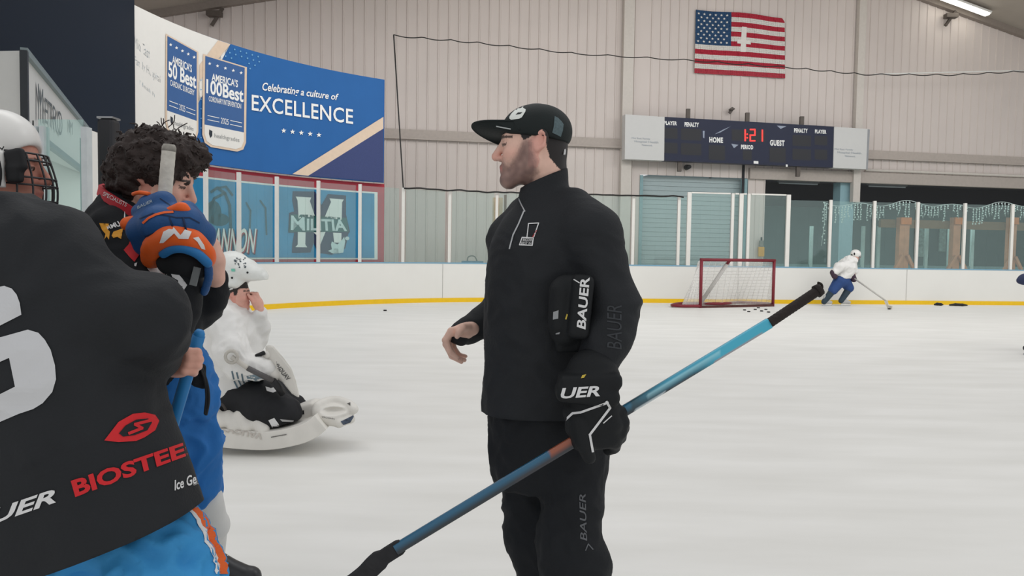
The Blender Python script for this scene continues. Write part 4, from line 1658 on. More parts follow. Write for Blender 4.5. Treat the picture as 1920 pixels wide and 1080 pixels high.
# bare right hand, half open
hd = SDF()
hq = lambda x, y, d=0: q(x, y, .15 + d)
hd.cone(hq(884, 616), hq(868, 622), .026, .027, .01)
hd.chain([hq(872, 620, -.01), hq(848, 622, -.028)], [.024, .0155], .012)
hd.chain([hq(872, 622, .005), hq(848, 622, .0)], [.024, .016], .012)
hd.chain([hq(872, 626, .018), hq(850, 628, .028)], [.024, .0155], .012)
hd.chain([hq(846, 621, -.032), hq(835, 638, -.036), hq(843, 659, -.03), hq(857, 671, -.022)], [.0125, .0108, .0092, .0075], .004)
hd.chain([hq(845, 622, -.006), hq(836, 645, -.008), hq(847, 668, -.004), hq(865, 678, .0)], [.0125, .011, .0095, .008], .004)
hd.chain([hq(847, 626, .018), hq(841, 648, .018), hq(853, 670, .02), hq(871, 675, .022)], [.012, .0105, .009, .0075], .004)
hd.chain([hq(851, 630, .038), hq(850, 650, .04), hq(861, 666, .04), hq(873, 668, .04)], [.0105, .009, .008, .0068], .004)
hd.chain([hq(876, 614, -.025), hq(868, 614, -.045), hq(861, 622, -.052), hq(857, 631, -.05)], [.015, .0125, .0108, .0085], .006)
body_extra.append(hd.mesh(.003))
hair_poly = [((1003 - x) * .00161, (263 - y) * .00161) for x, y in [(930, 225), (975, 245), (980, 258), (986, 270), (997, 264), (1006, 254), (1018, 248), (1026, 262), (1028, 285), (1032, 300), (1042, 312), (1052, 322), (1062, 330), (1095, 320), (1095, 160), (930, 160)]]
beard_poly = [((1003 - x) * .00161, (263 - y) * .00161) for x, y in [(986, 268), (1000, 268), (1002, 290), (1010, 308), (1008, 330), (990, 352), (970, 375), (920, 362), (925, 312), (932, 303), (944, 301), (950, 312), (958, 314), (970, 300), (975, 285)]]
BDY = BD.build('body', skin_attr, CO, .0036, extra=body_extra,
               colfn=paint((230, 190, 172), (190, 118, 110), (58, 46, 42), H, ((38, 34, 34), hair_poly), ((104, 82, 78), .78, beard_poly), (222, 150, 138)))
H.eyes(BDY)
# jacket: torso, sleeves, standing collar
JK.sub_neck = None
fj = folds(.007, (7, 7, 9), 3.1, .5)
zj = q(1000, 768).z


def jdisp(p):
    a = fj(p)
    return a * (1.0 if p.z < q(1000, 440).z else .35)


class Clip(SDF):
    pass


jv, jf = JK.mesh(.0085, jdisp)
keep = (jv[:, 2] > zj) | (jv[:, 1] < D - .17) & (jv[:, 2] > zj - .0)
zc = jv[:, 2] < zj
jv[zc, 2] = zj
# slanted collar edge
dd = (jv - np.array(cA)) @ np.array(cn)
near_neck = (np.abs(jv[:, 0] - q(1015, 350).x) < .11) & (dd > 0)
jv[near_neck] -= dd[near_neck][:, None] * np.array(cn)
JACKET = mesh_obj('jacket', jv, jf, cloth_black, CO)
js = on_mesh(JACKET, .0025)
zipm = mat('zip_silver', (176, 178, 180), .35, metal=.3, vary=0)
decal('zip', zipm, JACKET, js, stroke([(972, 372), (978, 385), (984, 396)], 2.2) + stroke([(982, 396), (972, 420), (962, 440), (955, 466)], 2.6), grid=4)
prn = mat('print_white', (222, 222, 222), .6, vary=0)
lg = [(988, 446), (990, 421), (996, 420), (994, 444)], [(996, 420), (1011, 418), (1010, 421), (997, 423)], [(1010, 418), (1003, 440), (999, 444), (1006, 420)]
decal('chest_badge', prn, JACKET, js, stroke([(988, 445), (991, 419), (1010, 418), (1001, 444)], 1.8) + stroke([(979, 445), (1000, 446), (998, 460), (974, 459), (979, 445)], 1.8),
      [('BARDOWN', ((980, 452), (998, 453), (998, 447), (981, 446)), {}), ('BEST IN', ((977, 458), (996, 459), (997, 454), (978, 453)), {})], grid=4)
decal('badge_slash', mat('badge_red', (170, 50, 55), .6, vary=0), JACKET, js, stroke([(1006, 432), (999, 444)], 2), grid=4)
decal('sleeve_lettering', mat('tonal_print', (50, 53, 57), .4, vary=0), JACKET, js, [], [('BAUER', ((1166, 655), (1166, 572), (1138, 572), (1138, 655)), dict(shear=.2))], grid=6)
# trousers
TR = SDF()
TR.stack((0, 0, 0), I3, rows(q, [(735, 922, 1112, .14), (780, 916, 1122, .145), (840, 915, 1132, .15), (880, 920, 1130, .14), (910, 930, 1128, .12)], D), .03, 2.3)
TR.chain([q(1080, 850, -.08), q(1068, 1010, -.1), q(1078, 1060, -.1), q(1085, 1290, -.06)], [.095, .092, .1, .075], .035)
TR.chain([q(990, 850, .08), q(1010, 1010, .07), q(1022, 1060, .07), q(1020, 1290, .1)], [.1, .105, .09, .07], .035)
TROUSERS = TR.build('trousers', cloth_black2, CO, .01, folds(.009, (9, 9, 8), 9.0, .5))
ts = on_mesh(TROUSERS, .0025)
decal('lettering', mat('tonal_print2', (92, 94, 98), .5, vary=0), TROUSERS, ts, stroke([(1098, 1032), (1103, 1020), (1112, 1030)], 2), [('BAUER', ((1101, 1014), (1098, 926), (1086, 926), (1088, 1014)), dict(bold=.01, shear=.2))], grid=6)
skate(CO, (q(1085, 1300).x + .02, D - .06, 0), math.pi - .1)
skate(CO, (q(1015, 1300).x, D + .1, 0), math.pi - .05)
# cap
CP = SDF()
CP.ell(H.p(-.003, 0, .028), (.104, .087, .079), H.M, .01)
CP.ell(H.p(-.028, 0, .02), (.08, .086, .073), H.M, .02)
ca, cb_ = H.p(.09, 0, .016), H.p(-.1, 0, -.012)
cpn = (cb_ - ca).cross(H.l)
if cpn.dot(H.u) > 0:
    cpn = -cpn
CP.cut(ca, cpn)
capm = mat('cap_black', (30, 36, 36), .7, spec=.25, vary=.05, bump=.1, bscale=200)
CAP = CP.build('cap', capm, CO, .0045)
mb = MB()
G = {}
NS, NT_ = 18, 8
for i in range(NS + 1):
    s0 = -1 + 2 * i / NS
    for j in range(NT_ + 1):
        t0 = j / NT_
        wdt = .079 - .012 * t0
        f0 = .092 - .055 * s0 * s0
        L = .098 * math.sqrt(max(0, 1 - .82 * s0 * s0)) if abs(s0) < 1 else .02
        droop = -.018 * s0 * s0 * t0 - .052 * ((1 - s0) / 2) ** 1.6 * t0 - .01 * ((1 - s0) / 2)
        G[i, j] = (f0 + L * t0, wdt * s0, .022 + .046 * t0 ** 1.3 + droop)
for lay in (0, 1):
    for i in range(NS):
        for j in range(NT_):
            pts = [G[i, j], G[i + 1, j], G[i + 1, j + 1], G[i, j + 1]]
            mb.add([H.p(a, b, c - .004 * lay) for a, b, c in pts], [(0, 1, 2, 3)], 0, True)
edge = [G[0, j] for j in range(NT_ + 1)] + [G[i, NT_] for i in range(1, NS + 1)] + [G[NS, j] for j in range(NT_ - 1, -1, -1)]
mb.tube([H.p(a, b, c - .002) for a, b, c in edge], .0032, 6)
BRIM = mb.build('brim', capm, CAP)
cs = on_mesh(CAP, .002)
C_ = lambda pts: [(880 + x / 6, 190 + y / 6) for x, y in pts]
decal('cap_mark', mat('cap_print', (226, 230, 224), .6, vary=0), CAP, cs, [C_([(450, 175), (470, 140), (510, 100), (560, 55), (630, 42), (600, 70), (580, 88), (635, 90), (630, 115), (590, 180), (560, 195), (470, 208), (452, 195)])], grid=3)
decal('cap_mark_eye', capm, CAP, on_mesh(CAP, .003), [C_([(520, 150), (545, 125), (598, 122), (570, 142)])], grid=3)
decal('mesh_panel', mat('cap_mesh', (88, 104, 108), .8, vary=.15, scale=200), CAP, cs, [C_([(960, 165), (1000, 185), (1040, 225), (1062, 260), (1052, 330), (1030, 400), (932, 352), (950, 280)])], grid=3)
MB().tube(crom([q(1057, 276, -.02), q(1059, 282, -.04), q(1058, 290, -.045)], 4), .003, 6).build('strap_end', prn, CAP)
decal('brim_piping', mat('piping_grey', (190, 195, 195), .5), BRIM, on_mesh(BRIM, .002), stroke([(931, 237), (957, 242)], 2.2), grid=4)

# ------------------------------------------------------------------ gloves of the coach
glm = mat('glove_black', (28, 30, 32), .65, spec=.22, vary=.06, bump=.12, bscale=120)
gd = -.25


def glove_left():
    S = SDF()
    g = lambda x, y, d=0: q(x, y, gd + d)
    # cuff
    S.chain([g(1110, 700), g(1108, 745)], [.07, .068], .015, fl=((0, 1, 0), .9))
    S.box(g(1105, 712, -.02), (.083, .06, .022), Matrix.Rotation(-.05, 3, 'Y'), .015, .015)
    S.box(g(1100, 738, -.03), (.085, .055, .022), Matrix.Rotation(.08, 3, 'Y'), .018, .012)
    # back of the hand in padded rolls
    S.chain([g(1078, 772, -.02), g(1140, 765, -.02)], .034, .012)
    S.chain([g(1082, 800, -.025), g(1145, 795, -.02)], .034, .01)
    S.chain([g(1090, 826, -.02), g(1145, 820, -.015)], .03, .01)
    # thumb
    S.chain([g(1085, 790, -.04), g(1092, 825, -.05), g(1105, 858, -.045)], [.03, .025, .018], .008)
    # fingers bent round the shaft
    for i, (x, y) in enumerate(((1150, 770), (1156, 788), (1152, 806), (1143, 824))):
        S.chain([g(x - 14, y - 4, -.02), g(x + 12 - i, y + 4, -.01), g(x + 14 - i * 2, y + 14, .03), g(x - 2, y + 20, .05)], [.021, .0195, .018, .016], .006)
    return S


GV = thing('hockey_glove', 'black hockey glove worn on the hand that holds the blue stick', 'glove', q(1115, 780, gd))
GB = glove_left().build('shell', glm, GV, .0055)
gs = on_mesh(GB, .0025)
E_ = lambda pts: [(1020 + x / 3, 510 + y / 3) for x, y in pts]
decal('white_line', prn, GB, gs, stroke(E_([(120, 832), (160, 795), (205, 790), (360, 735)]), 4.2) + stroke(E_([(352, 730), (372, 765), (300, 860), (258, 915), (275, 1010)]), 4.4) + stroke(E_([(335, 850), (380, 810)]), 2), grid=5)
decal('lettering', prn, GB, gs, [E_([(22, 755), (40, 740), (62, 765), (55, 790), (30, 785), (42, 768)])], [('UER', ((1051, 748), (1125, 743), (1127, 723), (1052, 728)), dict(bold=.03, shear=.15))], grid=5)
decal('yellow_tab', mat('tab_yellow', (200, 175, 70), .5, vary=0), GB, gs, [E_([(208, 598), (215, 580), (238, 575), (225, 595)])], grid=0)
# the other glove, tucked under the arm
G2 = thing('hockey_glove', 'black hockey glove tucked under the left arm of the person in the cap', 'glove', q(1070, 600, -.2))
S = SDF()
g = lambda x, y, d=0: q(x, y, -.215 + d)
S.chain([g(1062, 545), g(1060, 620)], [.045, .043], .012, fl=((0, 1, 0), .7))
S.box(g(1088, 575, -.02), (.03, .035, .088), Matrix.Rotation(.08, 3, 'Y'), .018, .012)
S.chain([g(1050, 545, -.01), g(1046, 610, -.01)], [.03, .028], .01)
for i in range(4):
    S.chain([g(1052 + i * 11, 620), g(1050 + i * 11, 652, .01)], [.018, .014], .006)
G2B = S.build('shell', glm, G2, .0055)
g2 = on_mesh(G2B, .0025)
decal('lettering', prn, G2B, g2, stroke([(1076, 524), (1086, 530)], 2), [('BAUER', ((1098, 618), (1106, 520), (1088, 522), (1081, 616)), dict(bold=.025, shear=.15))], grid=5)
decal('side_mark', mat('mark_soft', (150, 152, 154), .5, vary=0), G2B, g2, [E_([(52, 225), (82, 215), (80, 262), (50, 268)]), E_([(65, 345), (90, 338), (86, 350), (66, 352)])], grid=0)
decal('yellow_tab', mat('tab_yellow', (200, 175, 70)), G2B, g2, [E_([(118, 265), (128, 235), (134, 240), (126, 268)])], grid=0)

# ------------------------------------------------------------------ the coach's stick
ST = thing('hockey_stick', 'blue and black hockey stick held low across the picture by the gloved hand', 'stick', q(1150, 780, -.24))
sa, sbb = q(742, 1030, -.33), q(1442, 606, -.2)
se = q(1532, 546, -.185)
ax_ = Vector((.5, 0, 1))


def spt(t):
    return sa.lerp(sbb, t)


def stick_col(P):
    a, b = np.array(sa), np.array(sbb)
    e = (b - a)
    L = np.linalg.norm(e)
    e /= L
    t = ((P - a) @ e) / L
    upv = np.array(UP) - e * (np.array(UP) @ e)
    upv /= np.linalg.norm(upv)
    h = (P - a - ((P - a) @ e)[:, None] * e) @ upv / .0155
    c = np.tile(np.array([40., 50, 58]), (len(P), 1))

    def mix(w, col):
        w = np.clip(w, 0, 1)[:, None]
        c[:] = c * (1 - w) + np.array(col, float) * w
    mix(sstep(h, .0, .5) * (t < .62), (34, 96, 128))
    mix(sstep(t, .55, .75) * sstep(h, -.9 + .2, -.1), (58, 160, 190))
    mix(sstep(t, .76, .86), (66, 176, 204))
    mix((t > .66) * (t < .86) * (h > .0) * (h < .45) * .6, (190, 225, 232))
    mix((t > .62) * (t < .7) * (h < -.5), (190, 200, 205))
    mix((t > .72) * (t < .78) * (h < -.6) * .8, (60, 75, 84))
    mix((t > .84) * (t < .97) * (h < -.45) * .6, (220, 140, 132))
    mix((t > .4) * (t < .47) * (h > .1) * .85, (176, 82, 46))
    mix((t > .3) * (t < .5) * (h < -.1) * .8, (54, 54, 60))
    return c


mbv, mbf = [], []
N = 120
e = (sbb - sa).normalized()
vv = (UP - e * UP.dot(e)).normalized()
ww_ = e.cross(vv)
pr = []
for k in range(16):
    an = 2 * math.pi * (k + .5) / 16
    c_, s_ = math.cos(an), math.sin(an)
    pr.append((abs(c_) ** .5 * (1 if c_ > 0 else -1), abs(s_) ** .5 * (1 if s_ > 0 else -1)))
for i in range(N + 1):
    p = spt(i / N)
    for (x, y) in pr:
        mbv.append(p + ww_ * x * .0105 + vv * y * .0150)
for i in range(N):
    for k in range(16):
        mbf.append((i * 16 + k, i * 16 + (k + 1) % 16, i * 16 + 16 + (k + 1) % 16, i * 16 + 16 + k))
mesh_obj('shaft', np.array([tuple(v) for v in mbv]), np.array(mbf), mat('stick_paint', (60, 160, 190), .28, spec=.6, vary=0, attr='Col'), ST, stick_col)
tape = mat('grip_tape', (46, 40, 38), .85, vary=.15, scale=60, bump=.3, bscale=150)
MB().tube([sbb + (se - sbb) * (i / 30) for i in range(31)], [.0165 + .0008 * (i % 2) for i in range(31)], 12, flat=.8).build('grip', tape, ST)
MB().tube([se - (se - sbb) * .02, se + (se - sbb).normalized() * .012], [.019, .017], 12).build('butt_end', tape, ST)
MB().tube(crom([se, q(1541, 541, -.18), q(1540, 533, -.18), q(1533, 530, -.18)], 4), .0035, 6).build('tape_tail', tape, ST)
heel = sa
bt_ = [sa + e * .02, q(712, 1050, -.34), q(680, 1080, -.36), q(635, 1112, -.42), q(590, 1128, -.5), q(560, 1132, -.58)]
MB().sweep(crom(bt_, 5), [.016] + [.02] * 4 + [.026] * 21, .006, (0, 0, 1)).build('blade', mat('blade_tape', (44, 44, 46), .8, vary=.15, scale=40), ST)
def helmet(parent, H, m, cage=True, k=1.0, name='helmet', cage_m=None):
    """Player helmet with a wire cage, in the frame of head H."""
    S = SDF()
    M = H.M
    S.ell(H.p(-.005, 0, .03), (.122 * k, .1 * k, .105 * k), M, .01)
    S.ell(H.p(-.03, 0, -.01), (.1 * k, .1 * k, .085 * k), M, .02)
    for sg in (-1, 1):
        S.ell(H.p(-.01, sg * .088, -.03), (.045, .018, .055), M, .012)
    S.ell(H.p(.1, 0, -.06), (.085, .082, .085), M, .01, sub=True)
    S.cut(H.p(0, 0, -.085), -H.u)
    o = S.build(name, m, parent, .005)
    vents = MB()
    for sg in (-1, 1):
        for a in (-.05, .01):
            vents.sweep([H.p(a, sg * .07, .108), H.p(a + .035, sg * .07, .108)], .006, .006, H.u)
    vents.build('vents', black, o)
    if cage:
        cm = cage_m or mat('cage_black', (36, 37, 40), .4, spec=.5, vary=0)
        c = MB()

        def cp(a, u):
            f = .025 + .118 * math.cos(a) * (1 - .18 * ((u + .06) / .09) ** 2)
            return H.p(f, .098 * math.sin(a) * (1 - .08 * ((u + .06) / .09) ** 2), u)
        for u in (.012, -.012, -.037, -.063, -.09, -.116, -.138):
            c.tube([cp(a, u) for a in np.linspace(-1.35, 1.35, 15)], .0026, 6)
        for a in (-1.1, -.75, -.4, 0, .4, .75, 1.1):
            c.tube([cp(a, u) for u in np.linspace(.02, -.14, 9)], .0026, 6)
        c.tube([cp(a, .02) for a in np.linspace(-1.4, 1.4, 15)], .005, 6)
        c.build('cage', cm, o)
        for sg in (-1, 1):
            MB().tube([H.p(.02, sg * .1, -.02), H.p(.03, sg * .085, -.1), H.p(.06, sg * .03, -.14)], .008, 6).build('strap', black, o)
    return o


def simple_legs(S, hips, knees, feet, r=(.1, .08, .055)):
    for h, k_, f_ in zip(hips, knees, feet):
        S.chain([h, k_, f_], list(r), .03)
    return S


# ------------------------------------------------------------------ foreground player seen from behind
D = 1.70
q = Q(D)
A = thing('person', 'person seen from behind in black jersey with big pale number and blue trousers', 'person', (q(200, 900).x, D, 0))
c20, s20 = math.cos(math.radians(20.5)), math.sin(math.radians(20.5))
eM = np.array([[c20, 0, -s20], [0, 1, 0], [s20, 0, c20]])
MA = np.array([[c20, 0, -s20], [.0, 1, .0], [s20, 0, c20]])
O = q(165, 1022)
JA = SDF()
JA.stack(O, MA, [(-.06, .0, 0, .258, .17), (0, 0, 0, .258, .17), (.1, 0, 0, .26, .175), (.25, 0, 0, .262, .185), (.4, 0, 0, .266, .19), (.52, -.0, 0, .268, .185), (.62, -.002, 0, .262, .175), (.69, -.01, 0, .245, .15), (.735, -.03, 0, .2, .12), (.765, -.06, 0, .15, .09)], .03, 2.5)
JA.ell(q(-20, 436, .02), (.2, .12, .088), None, .05)
JA.chain([q(95, 455, -.02), q(190, 582, -.04), q(270, 600, .0)], [.078, .09, .098], .04)
JA.chain([q(270, 600, .0), q(284, 634, .04), q(302, 672, .1)], [.098, .068, .043], .03)
JA.chain([q(-250, 520, .0), q(-300, 700, .1), q(-200, 780, .12)], [.1, .09, .06], .04)
fa = folds(.013, (5, 5, 6), 1.7, .35)
hemn = np.array([-s20, 0, c20])


def adisp(p):
    r = Vector(p) - O
    up_c = r.dot(Vector(hemn))
    return fa(p) * (.35 if up_c < .22 else 1.0)


jv, jf = JA.mesh(.009, adisp)
dd = (jv - np.array(O)) @ hemn
lo_ = dd < 0
jv[lo_] -= dd[lo_][:, None] * hemn
AJ = mesh_obj('jersey', jv, jf, cloth_black, A)
as_ = on_mesh(AJ, .003)
num = mat('print_grey', (205, 206, 208), .65, vary=.02)


def axy(x, y):
    return (x, y)


# the figure six of the back number: upper tail, bowl with its counter
six_up = [(-120, 640), (-130, 590), (-60, 548), (8, 536), (22, 541), (31, 552), (37, 568), (40, 590), (-5, 613), (-40, 625), (-60, 640)]
bowl_o = [(-60, 640), (5, 632), (52, 618), (72, 624), (84, 637), (95, 656), (103, 685), (105, 711), (98, 735), (80, 756), (62, 767), (35, 776), (0, 791), (-60, 815), (-120, 815), (-140, 740)]
decal('back_number', num, AJ, as_, [six_up], grid=8)
decal('back_number', num, AJ, as_, [[(-130, 670), (-60, 640), (2, 632), (52, 618), (72, 624), (17, 671), (-130, 735)], [(72, 624), (84, 637), (95, 656), (103, 685), (105, 711), (98, 735), (80, 756), (28, 725), (17, 671)],
                                    [(80, 756), (62, 767), (35, 776), (0, 791), (-60, 815), (-130, 830), (-130, 790), (0, 739), (28, 725)], [(-215, 700), (-195, 640), (-160, 610), (-120, 600), (-120, 640), (-130, 660), (-130, 830), (-175, 845), (-205, 810)]], grid=8)
bred = mat('print_red', (206, 38, 44), .6, vary=.02)
Zb = lambda pts: [(x * 480 / 1080, 600 + y * 480 / 1080) for x, y in pts]
decal('lettering', bred, AJ, as_, [], [('BIOSTEEL', (Zb([(318, 748), (850, 551), (838, 494), (298, 678)])), dict(bold=.035))], grid=6)
decal('eye_mark', bred, AJ, as_, [Zb([(440, 508), (500, 430), (560, 396), (610, 390), (655, 400), (672, 425), (655, 465), (610, 495), (575, 510), (500, 515)])], grid=5)
decal('eye_mark_hollow', cloth_black, AJ, on_mesh(AJ, .0045), [Zb([(502, 478), (530, 445), (575, 420), (625, 415), (642, 432), (622, 465), (570, 485), (520, 492)])], grid=5)
decal('eye_mark_swirl', bred, AJ, on_mesh(AJ, .006), stroke(Zb([(545, 478), (600, 456), (570, 440), (632, 424)]), 5.5), grid=5)
decal('lettering', prn, AJ, as_, [], [('BAUER', (Zb([(-240, 935), (236, 770), (240, 708), (-236, 870)])), dict(bold=.03, shear=.2)), ('Ice Gear', (Zb([(737, 720), (862, 678), (856, 636), (735, 676)])), dict(bold=.02, shear=.1)), ('Division', (Zb([(818, 698), (870, 682), (868, 672), (816, 688)])), {})], grid=6)
# trousers with a side stripe
blue_cloth = mat('cloth_blue', (58, 146, 205), .7, spec=.3, vary=.12, scale=5, bump=.1, bscale=90)
TA = SDF()
TA.cone(q(110, 1010, .04), q(230, 1000, .04), .13, .12, .05)
TA.chain([q(250, 930, .06), q(276, 1010, .035), q(305, 1085, .01), q(318, 1260, .02), q(320, 1330, .03)], [.09, .105, .128, .11, .1], .04)
TA.chain([q(60, 1020, .05), q(30, 1120, .05), q(0, 1340, .1)], [.14, .13, .11], .04)
AT = TA.build('trousers', blue_cloth, A, .009, folds(.028, (9, 9, 6), 4.4, .5))
at_ = on_mesh(AT, .003)


def edge_x(y):
    """Rightmost column at which the trousers are met on row y."""
    x = 460
    while x > 330 and at_(x, y) is None:
        x -= 1
    return x


rowsy = list(range(950, 1082, 6))
ex = [edge_x(y) - 1.5 for y in rowsy]
decal('orange_stripe', mat('stripe_orange', (226, 104, 48), .7, vary=.03), AT, at_, [[(x, y) for x, y in zip(ex, rowsy)] + [(x - 15, y) for x, y in reversed(list(zip(ex, rowsy)))]], grid=5)
decal('white_stripe', prn, AT, at_, [[(x - 15, y) for x, y in zip(ex, rowsy)] + [(x - 23, y) for x, y in reversed(list(zip(ex, rowsy)))]], grid=5)
# body, hand, socks, skates, helmet
HA = Head(q(-150, 290, .02), (.35, .93, -.1), (-.2, 0, 1))
BD = SDF()
HA.build(BD, neck=q(-70, 420))
tr_ = SDF()
tr_.cone(q(-40, 450), q(150, 940), .1, .08, .04)
tr_.chain([q(110, 440), q(270, 590, .0), q(308, 680, .12)], [.05, .045, .03])
tr_.chain([q(-230, 520), q(-290, 700, .1), q(-180, 790, .13)], [.05, .045, .035])
tr_.chain([q(285, 1060, .03), q(305, 1180), q(320, 1480, .03)], [.06, .055, .04])
tr_.chain([q(60, 1090, .05), q(30, 1200, .05), q(0, 1480, .1)], [.06, .055, .04])
h2 = SDF()
hx = lambda x, y, d=0: q(x, y, .17 + d)
h2.cone(hx(308, 684), hx(332, 680), .03, .032, .01)
h2.ell(hx(336, 680), (.036, .025, .036), None, .012)
for i, (x0, y0, x1, y1) in enumerate(((338, 662, 370, 660), (338, 674, 373, 672), (334, 686, 370, 684), (330, 697, 362, 696))):
    h2.chain([hx(x0, y0, -.02), hx((x0 + x1) / 2, (y0 + y1) / 2 - 1, -.036), hx(x1, y1, -.026), hx(x1 + 2, y1 + 3, .004), hx(x1 - 12, y1 + 2, .022)], [.0115, .0108, .0102, .0095, .008], .0035)
h2.chain([hx(332, 668, .01), hx(350, 656, .028), hx(368, 654, .024)], [.014, .0115, .0095], .006)
BD.build('body', skin_attr, A, .006, extra=[tr_.mesh(.015), h2.mesh(.0032)], colfn=paint((218, 164, 146)))
helmet(A, HA, mat('helmet_white', (226, 225, 221), .3, spec=.5, vary=.02))
for p_, yw in ((Vector((q(320, 1480).x, D + .05, 0)), 1.2), (Vector((q(0, 1480).x, D + .12, 0)), 1.5)):
    S = SDF()
    S.cone(p_ + Vector((0, -.02, .2)), p_ + Vector((0, -.03, .55)), .06, .08, .02)
    S.build('sock', mat('sock_white', (214, 214, 212), .8, vary=.03), A, .012)
    skate(A, p_, yw)
# its stick
dq = 1.872
b0 = at(373, 629, dq)
b1 = at(355, 690, dq + .012)
dv = (b1 - b0).normalized()
L = (b0.z - .03) / -dv.z
SK = thing('hockey_stick', 'blue stick held upright in the bare hand beside the black sleeve', 'stick', b0 + dv * L)
MB().tube([b0 + dv * (L * i / 12) for i in range(13)], [.0155] * 13, 12, flat=.85).build('shaft', mat('stick_blue', (48, 128, 190), .4, vary=.03), SK)
MB().tube([b0 - dv * .014, b0 - dv * .006, b0 + dv * .012], [.009, .0135, .0148], 12, flat=.85).build('butt_end', mat('stick_blue', (48, 128, 190)), SK)
e1 = b0 + dv * L
MB().sweep(crom([e1 + Vector((0, 0, .03)), e1 + Vector((-.08, -.03, .02)), e1 + Vector((-.26, -.08, .035))], 4), .035, .006, (0, 0, 1)).build('blade', mat('blade_tape', (44, 44, 46)), SK)

# ------------------------------------------------------------------ curly haired player leaning on a white taped stick
D = 2.45
q = Q(D)
B = thing('person', 'person with dark curly hair and red collar looking down over a blue and orange glove', 'person', (q(300, 800).x, D, 0))
HB = Head(q(302, 327), (.95, .06, -.3), (.3, 0, 1), .98)
BD = SDF()
HB.build(BD, neck=q(246, 425))
tr_ = SDF()
tr_.cone(q(240, 440), q(280, 690), .06, .1, .04)
tr_.chain([q(225, 450, -.15), q(295, 625, -.22), q(345, 520, -.24)], [.05, .042, .03])
tr_.chain([q(290, 450, .12), q(382, 590, .16), q(402, 510, .06)], [.05, .042, .03])
tr_.chain([q(330, 720), q(352, 900, .04), q(386, 930, .08), q(402, 985, .2), gnd(404, 1136) + Vector((0, 0, .22))], [.08, .06, .04, .036, .035])
tr_.chain([q(280, 720), q(282, 940, -.06), Vector((q(262, 1200).x, 2.40, .22))], [.08, .055, .04])
h2 = SDF()
hx = lambda x, y, d=0: q(x, y, .02 + d)
h2.cone(hx(404, 522), hx(400, 488), .03, .034, .01)
h2.chain([hx(400, 490), hx(392, 462)], [.036, .034], .01)
for i in range(4):
    h2.chain([hx(398 - i * 7, 468 + i * 2, -.005 * i), hx(384 - i * 5, 446 + i, -.01), hx(366, 448 + i * 5, .0)], [.0125, .0115, .0095], .004)
h2.chain([hx(396, 492, -.02), hx(382, 484, -.03)], [.014, .011], .005)
cB_ = paint((222, 176, 158), (190, 120, 112), (46, 38, 36), HB, None, None, (206, 122, 104))
BB_ = BD.build('body', skin_attr, B, .004, extra=[tr_.mesh(.015), h2.mesh(.0034)], colfn=cB_)
HB.eyes(BB_)
# hair: thick curls
hm_ = mat('hair_dark', (50, 40, 37), .6, spec=.3, vary=.25, scale=60, bump=.5, bscale=90)
S = SDF()
S.ell(q(290, 305), (.128, .108, .108), None, .02)
S.ell(q(262, 330), (.088, .1, .088), None, .02)
S.ell(q(335, 290), (.082, .09, .056), None, .02)
S.ell(q(240, 325), (.055, .08, .07), None, .02)
S.ell(q(362, 294), (.045, .065, .036), None, .02)
S.ell(q(326, 322, -.06), (.018, .03, .03), None, .02)
S.cone(q(232, 340), q(236, 372), .045, .03, .02)
S.ell(q(268, 346, -.1), (.022, .035, .026), None, .004, sub=True)
hv, hf = S.mesh(.006, curls(.016, 26, 2.0))
HAIR = mesh_obj('hair', hv, hf, hm_, B)
random.seed(5)
st_m = MB()
cen = np.array(q(290, 325))
cand = [i for i in range(len(hv)) if hv[i][2] > q(290, 340).z]
for i in random.sample(cand, 260):
    p = Vector(hv[i])
    o_ = (p - Vector(cen)).normalized()
    a_ = o_.cross(Vector((random.uniform(-1, 1), random.uniform(-1, 1), random.uniform(-1, 1)))).normalized()
    b_ = o_.cross(a_)
    r0, Ls = random.uniform(.006, .011), random.uniform(.006, .017) * (1.4 if o_.z > .75 else .8)
    t0 = random.uniform(0, 6)
    pts = [p - o_ * .006 + o_ * Ls * k / 9 + (a_ * math.cos(t0 + k * .62) + b_ * math.sin(t0 + k * .62)) * r0 * (k / 9 + .15) for k in range(10)]
    st_m.tube(pts, [.0042 - .0026 * k / 9 for k in range(10)], 4)
for i in range(7):      # loose strands standing up from the crown
    p = q(random.uniform(292, 345), random.uniform(236, 250), random.uniform(-.05, .05))
    x1 = random.uniform(-.02, .02)
    st_m.tube(crom([p, p + Vector((x1, 0, .018)), p + Vector((x1 * 1.8 + .012 * math.sin(i), 0, .024 + .008 * (i % 3)))], 4), .0016, 4)
st_m.build('curls', hm_, HAIR)
# jersey
JB = SDF()
JB.stack((0, 0, 0), I3, rows(q, [(372, 196, 262, .05), (385, 182, 285, .10), (415, 168, 318, .14), (460, 160, 340, .16), (560, 172, 365, .17), (650, 190, 368, .16), (712, 215, 378, .15)], D), .03, 2.3)
JB.cone(q(226, 384), q(232, 420), .062, .09, .02)
JB.chain([q(215, 440, -.12), q(262, 540, -.19), q(305, 618, -.22)], [.078, .084, .078], .04)
JB.chain([q(305, 618, -.22), q(330, 570, -.24), q(344, 515, -.25)], [.076, .066, .055], .02)
JB.chain([q(295, 450, .1), q(372, 572, .16)], [.08, .078], .04)
JB.chain([q(374, 574, .16), q(394, 556, .1), q(403, 522, .05)], [.068, .054, .04], .03)
BJ = JB.build('jersey', cloth_black2, B, .0085, folds(.008, (6, 6, 7), 12.0, .4))
bs_ = on_mesh(BJ, .003)
Zc = lambda pts: [(170 + x * 260 / 1221, 330 + y * 230 / 1080) for x, y in pts]
red_c = mat('collar_red', (176, 36, 48), .7, vary=.04)
cpts = crom([q(186, 356, .02), q(196, 366, -.07), q(226, 385, -.125), q(252, 400, -.12), q(268, 396, -.03), q(262, 372, .09), q(214, 352, .1), q(186, 356, .02)], 5)
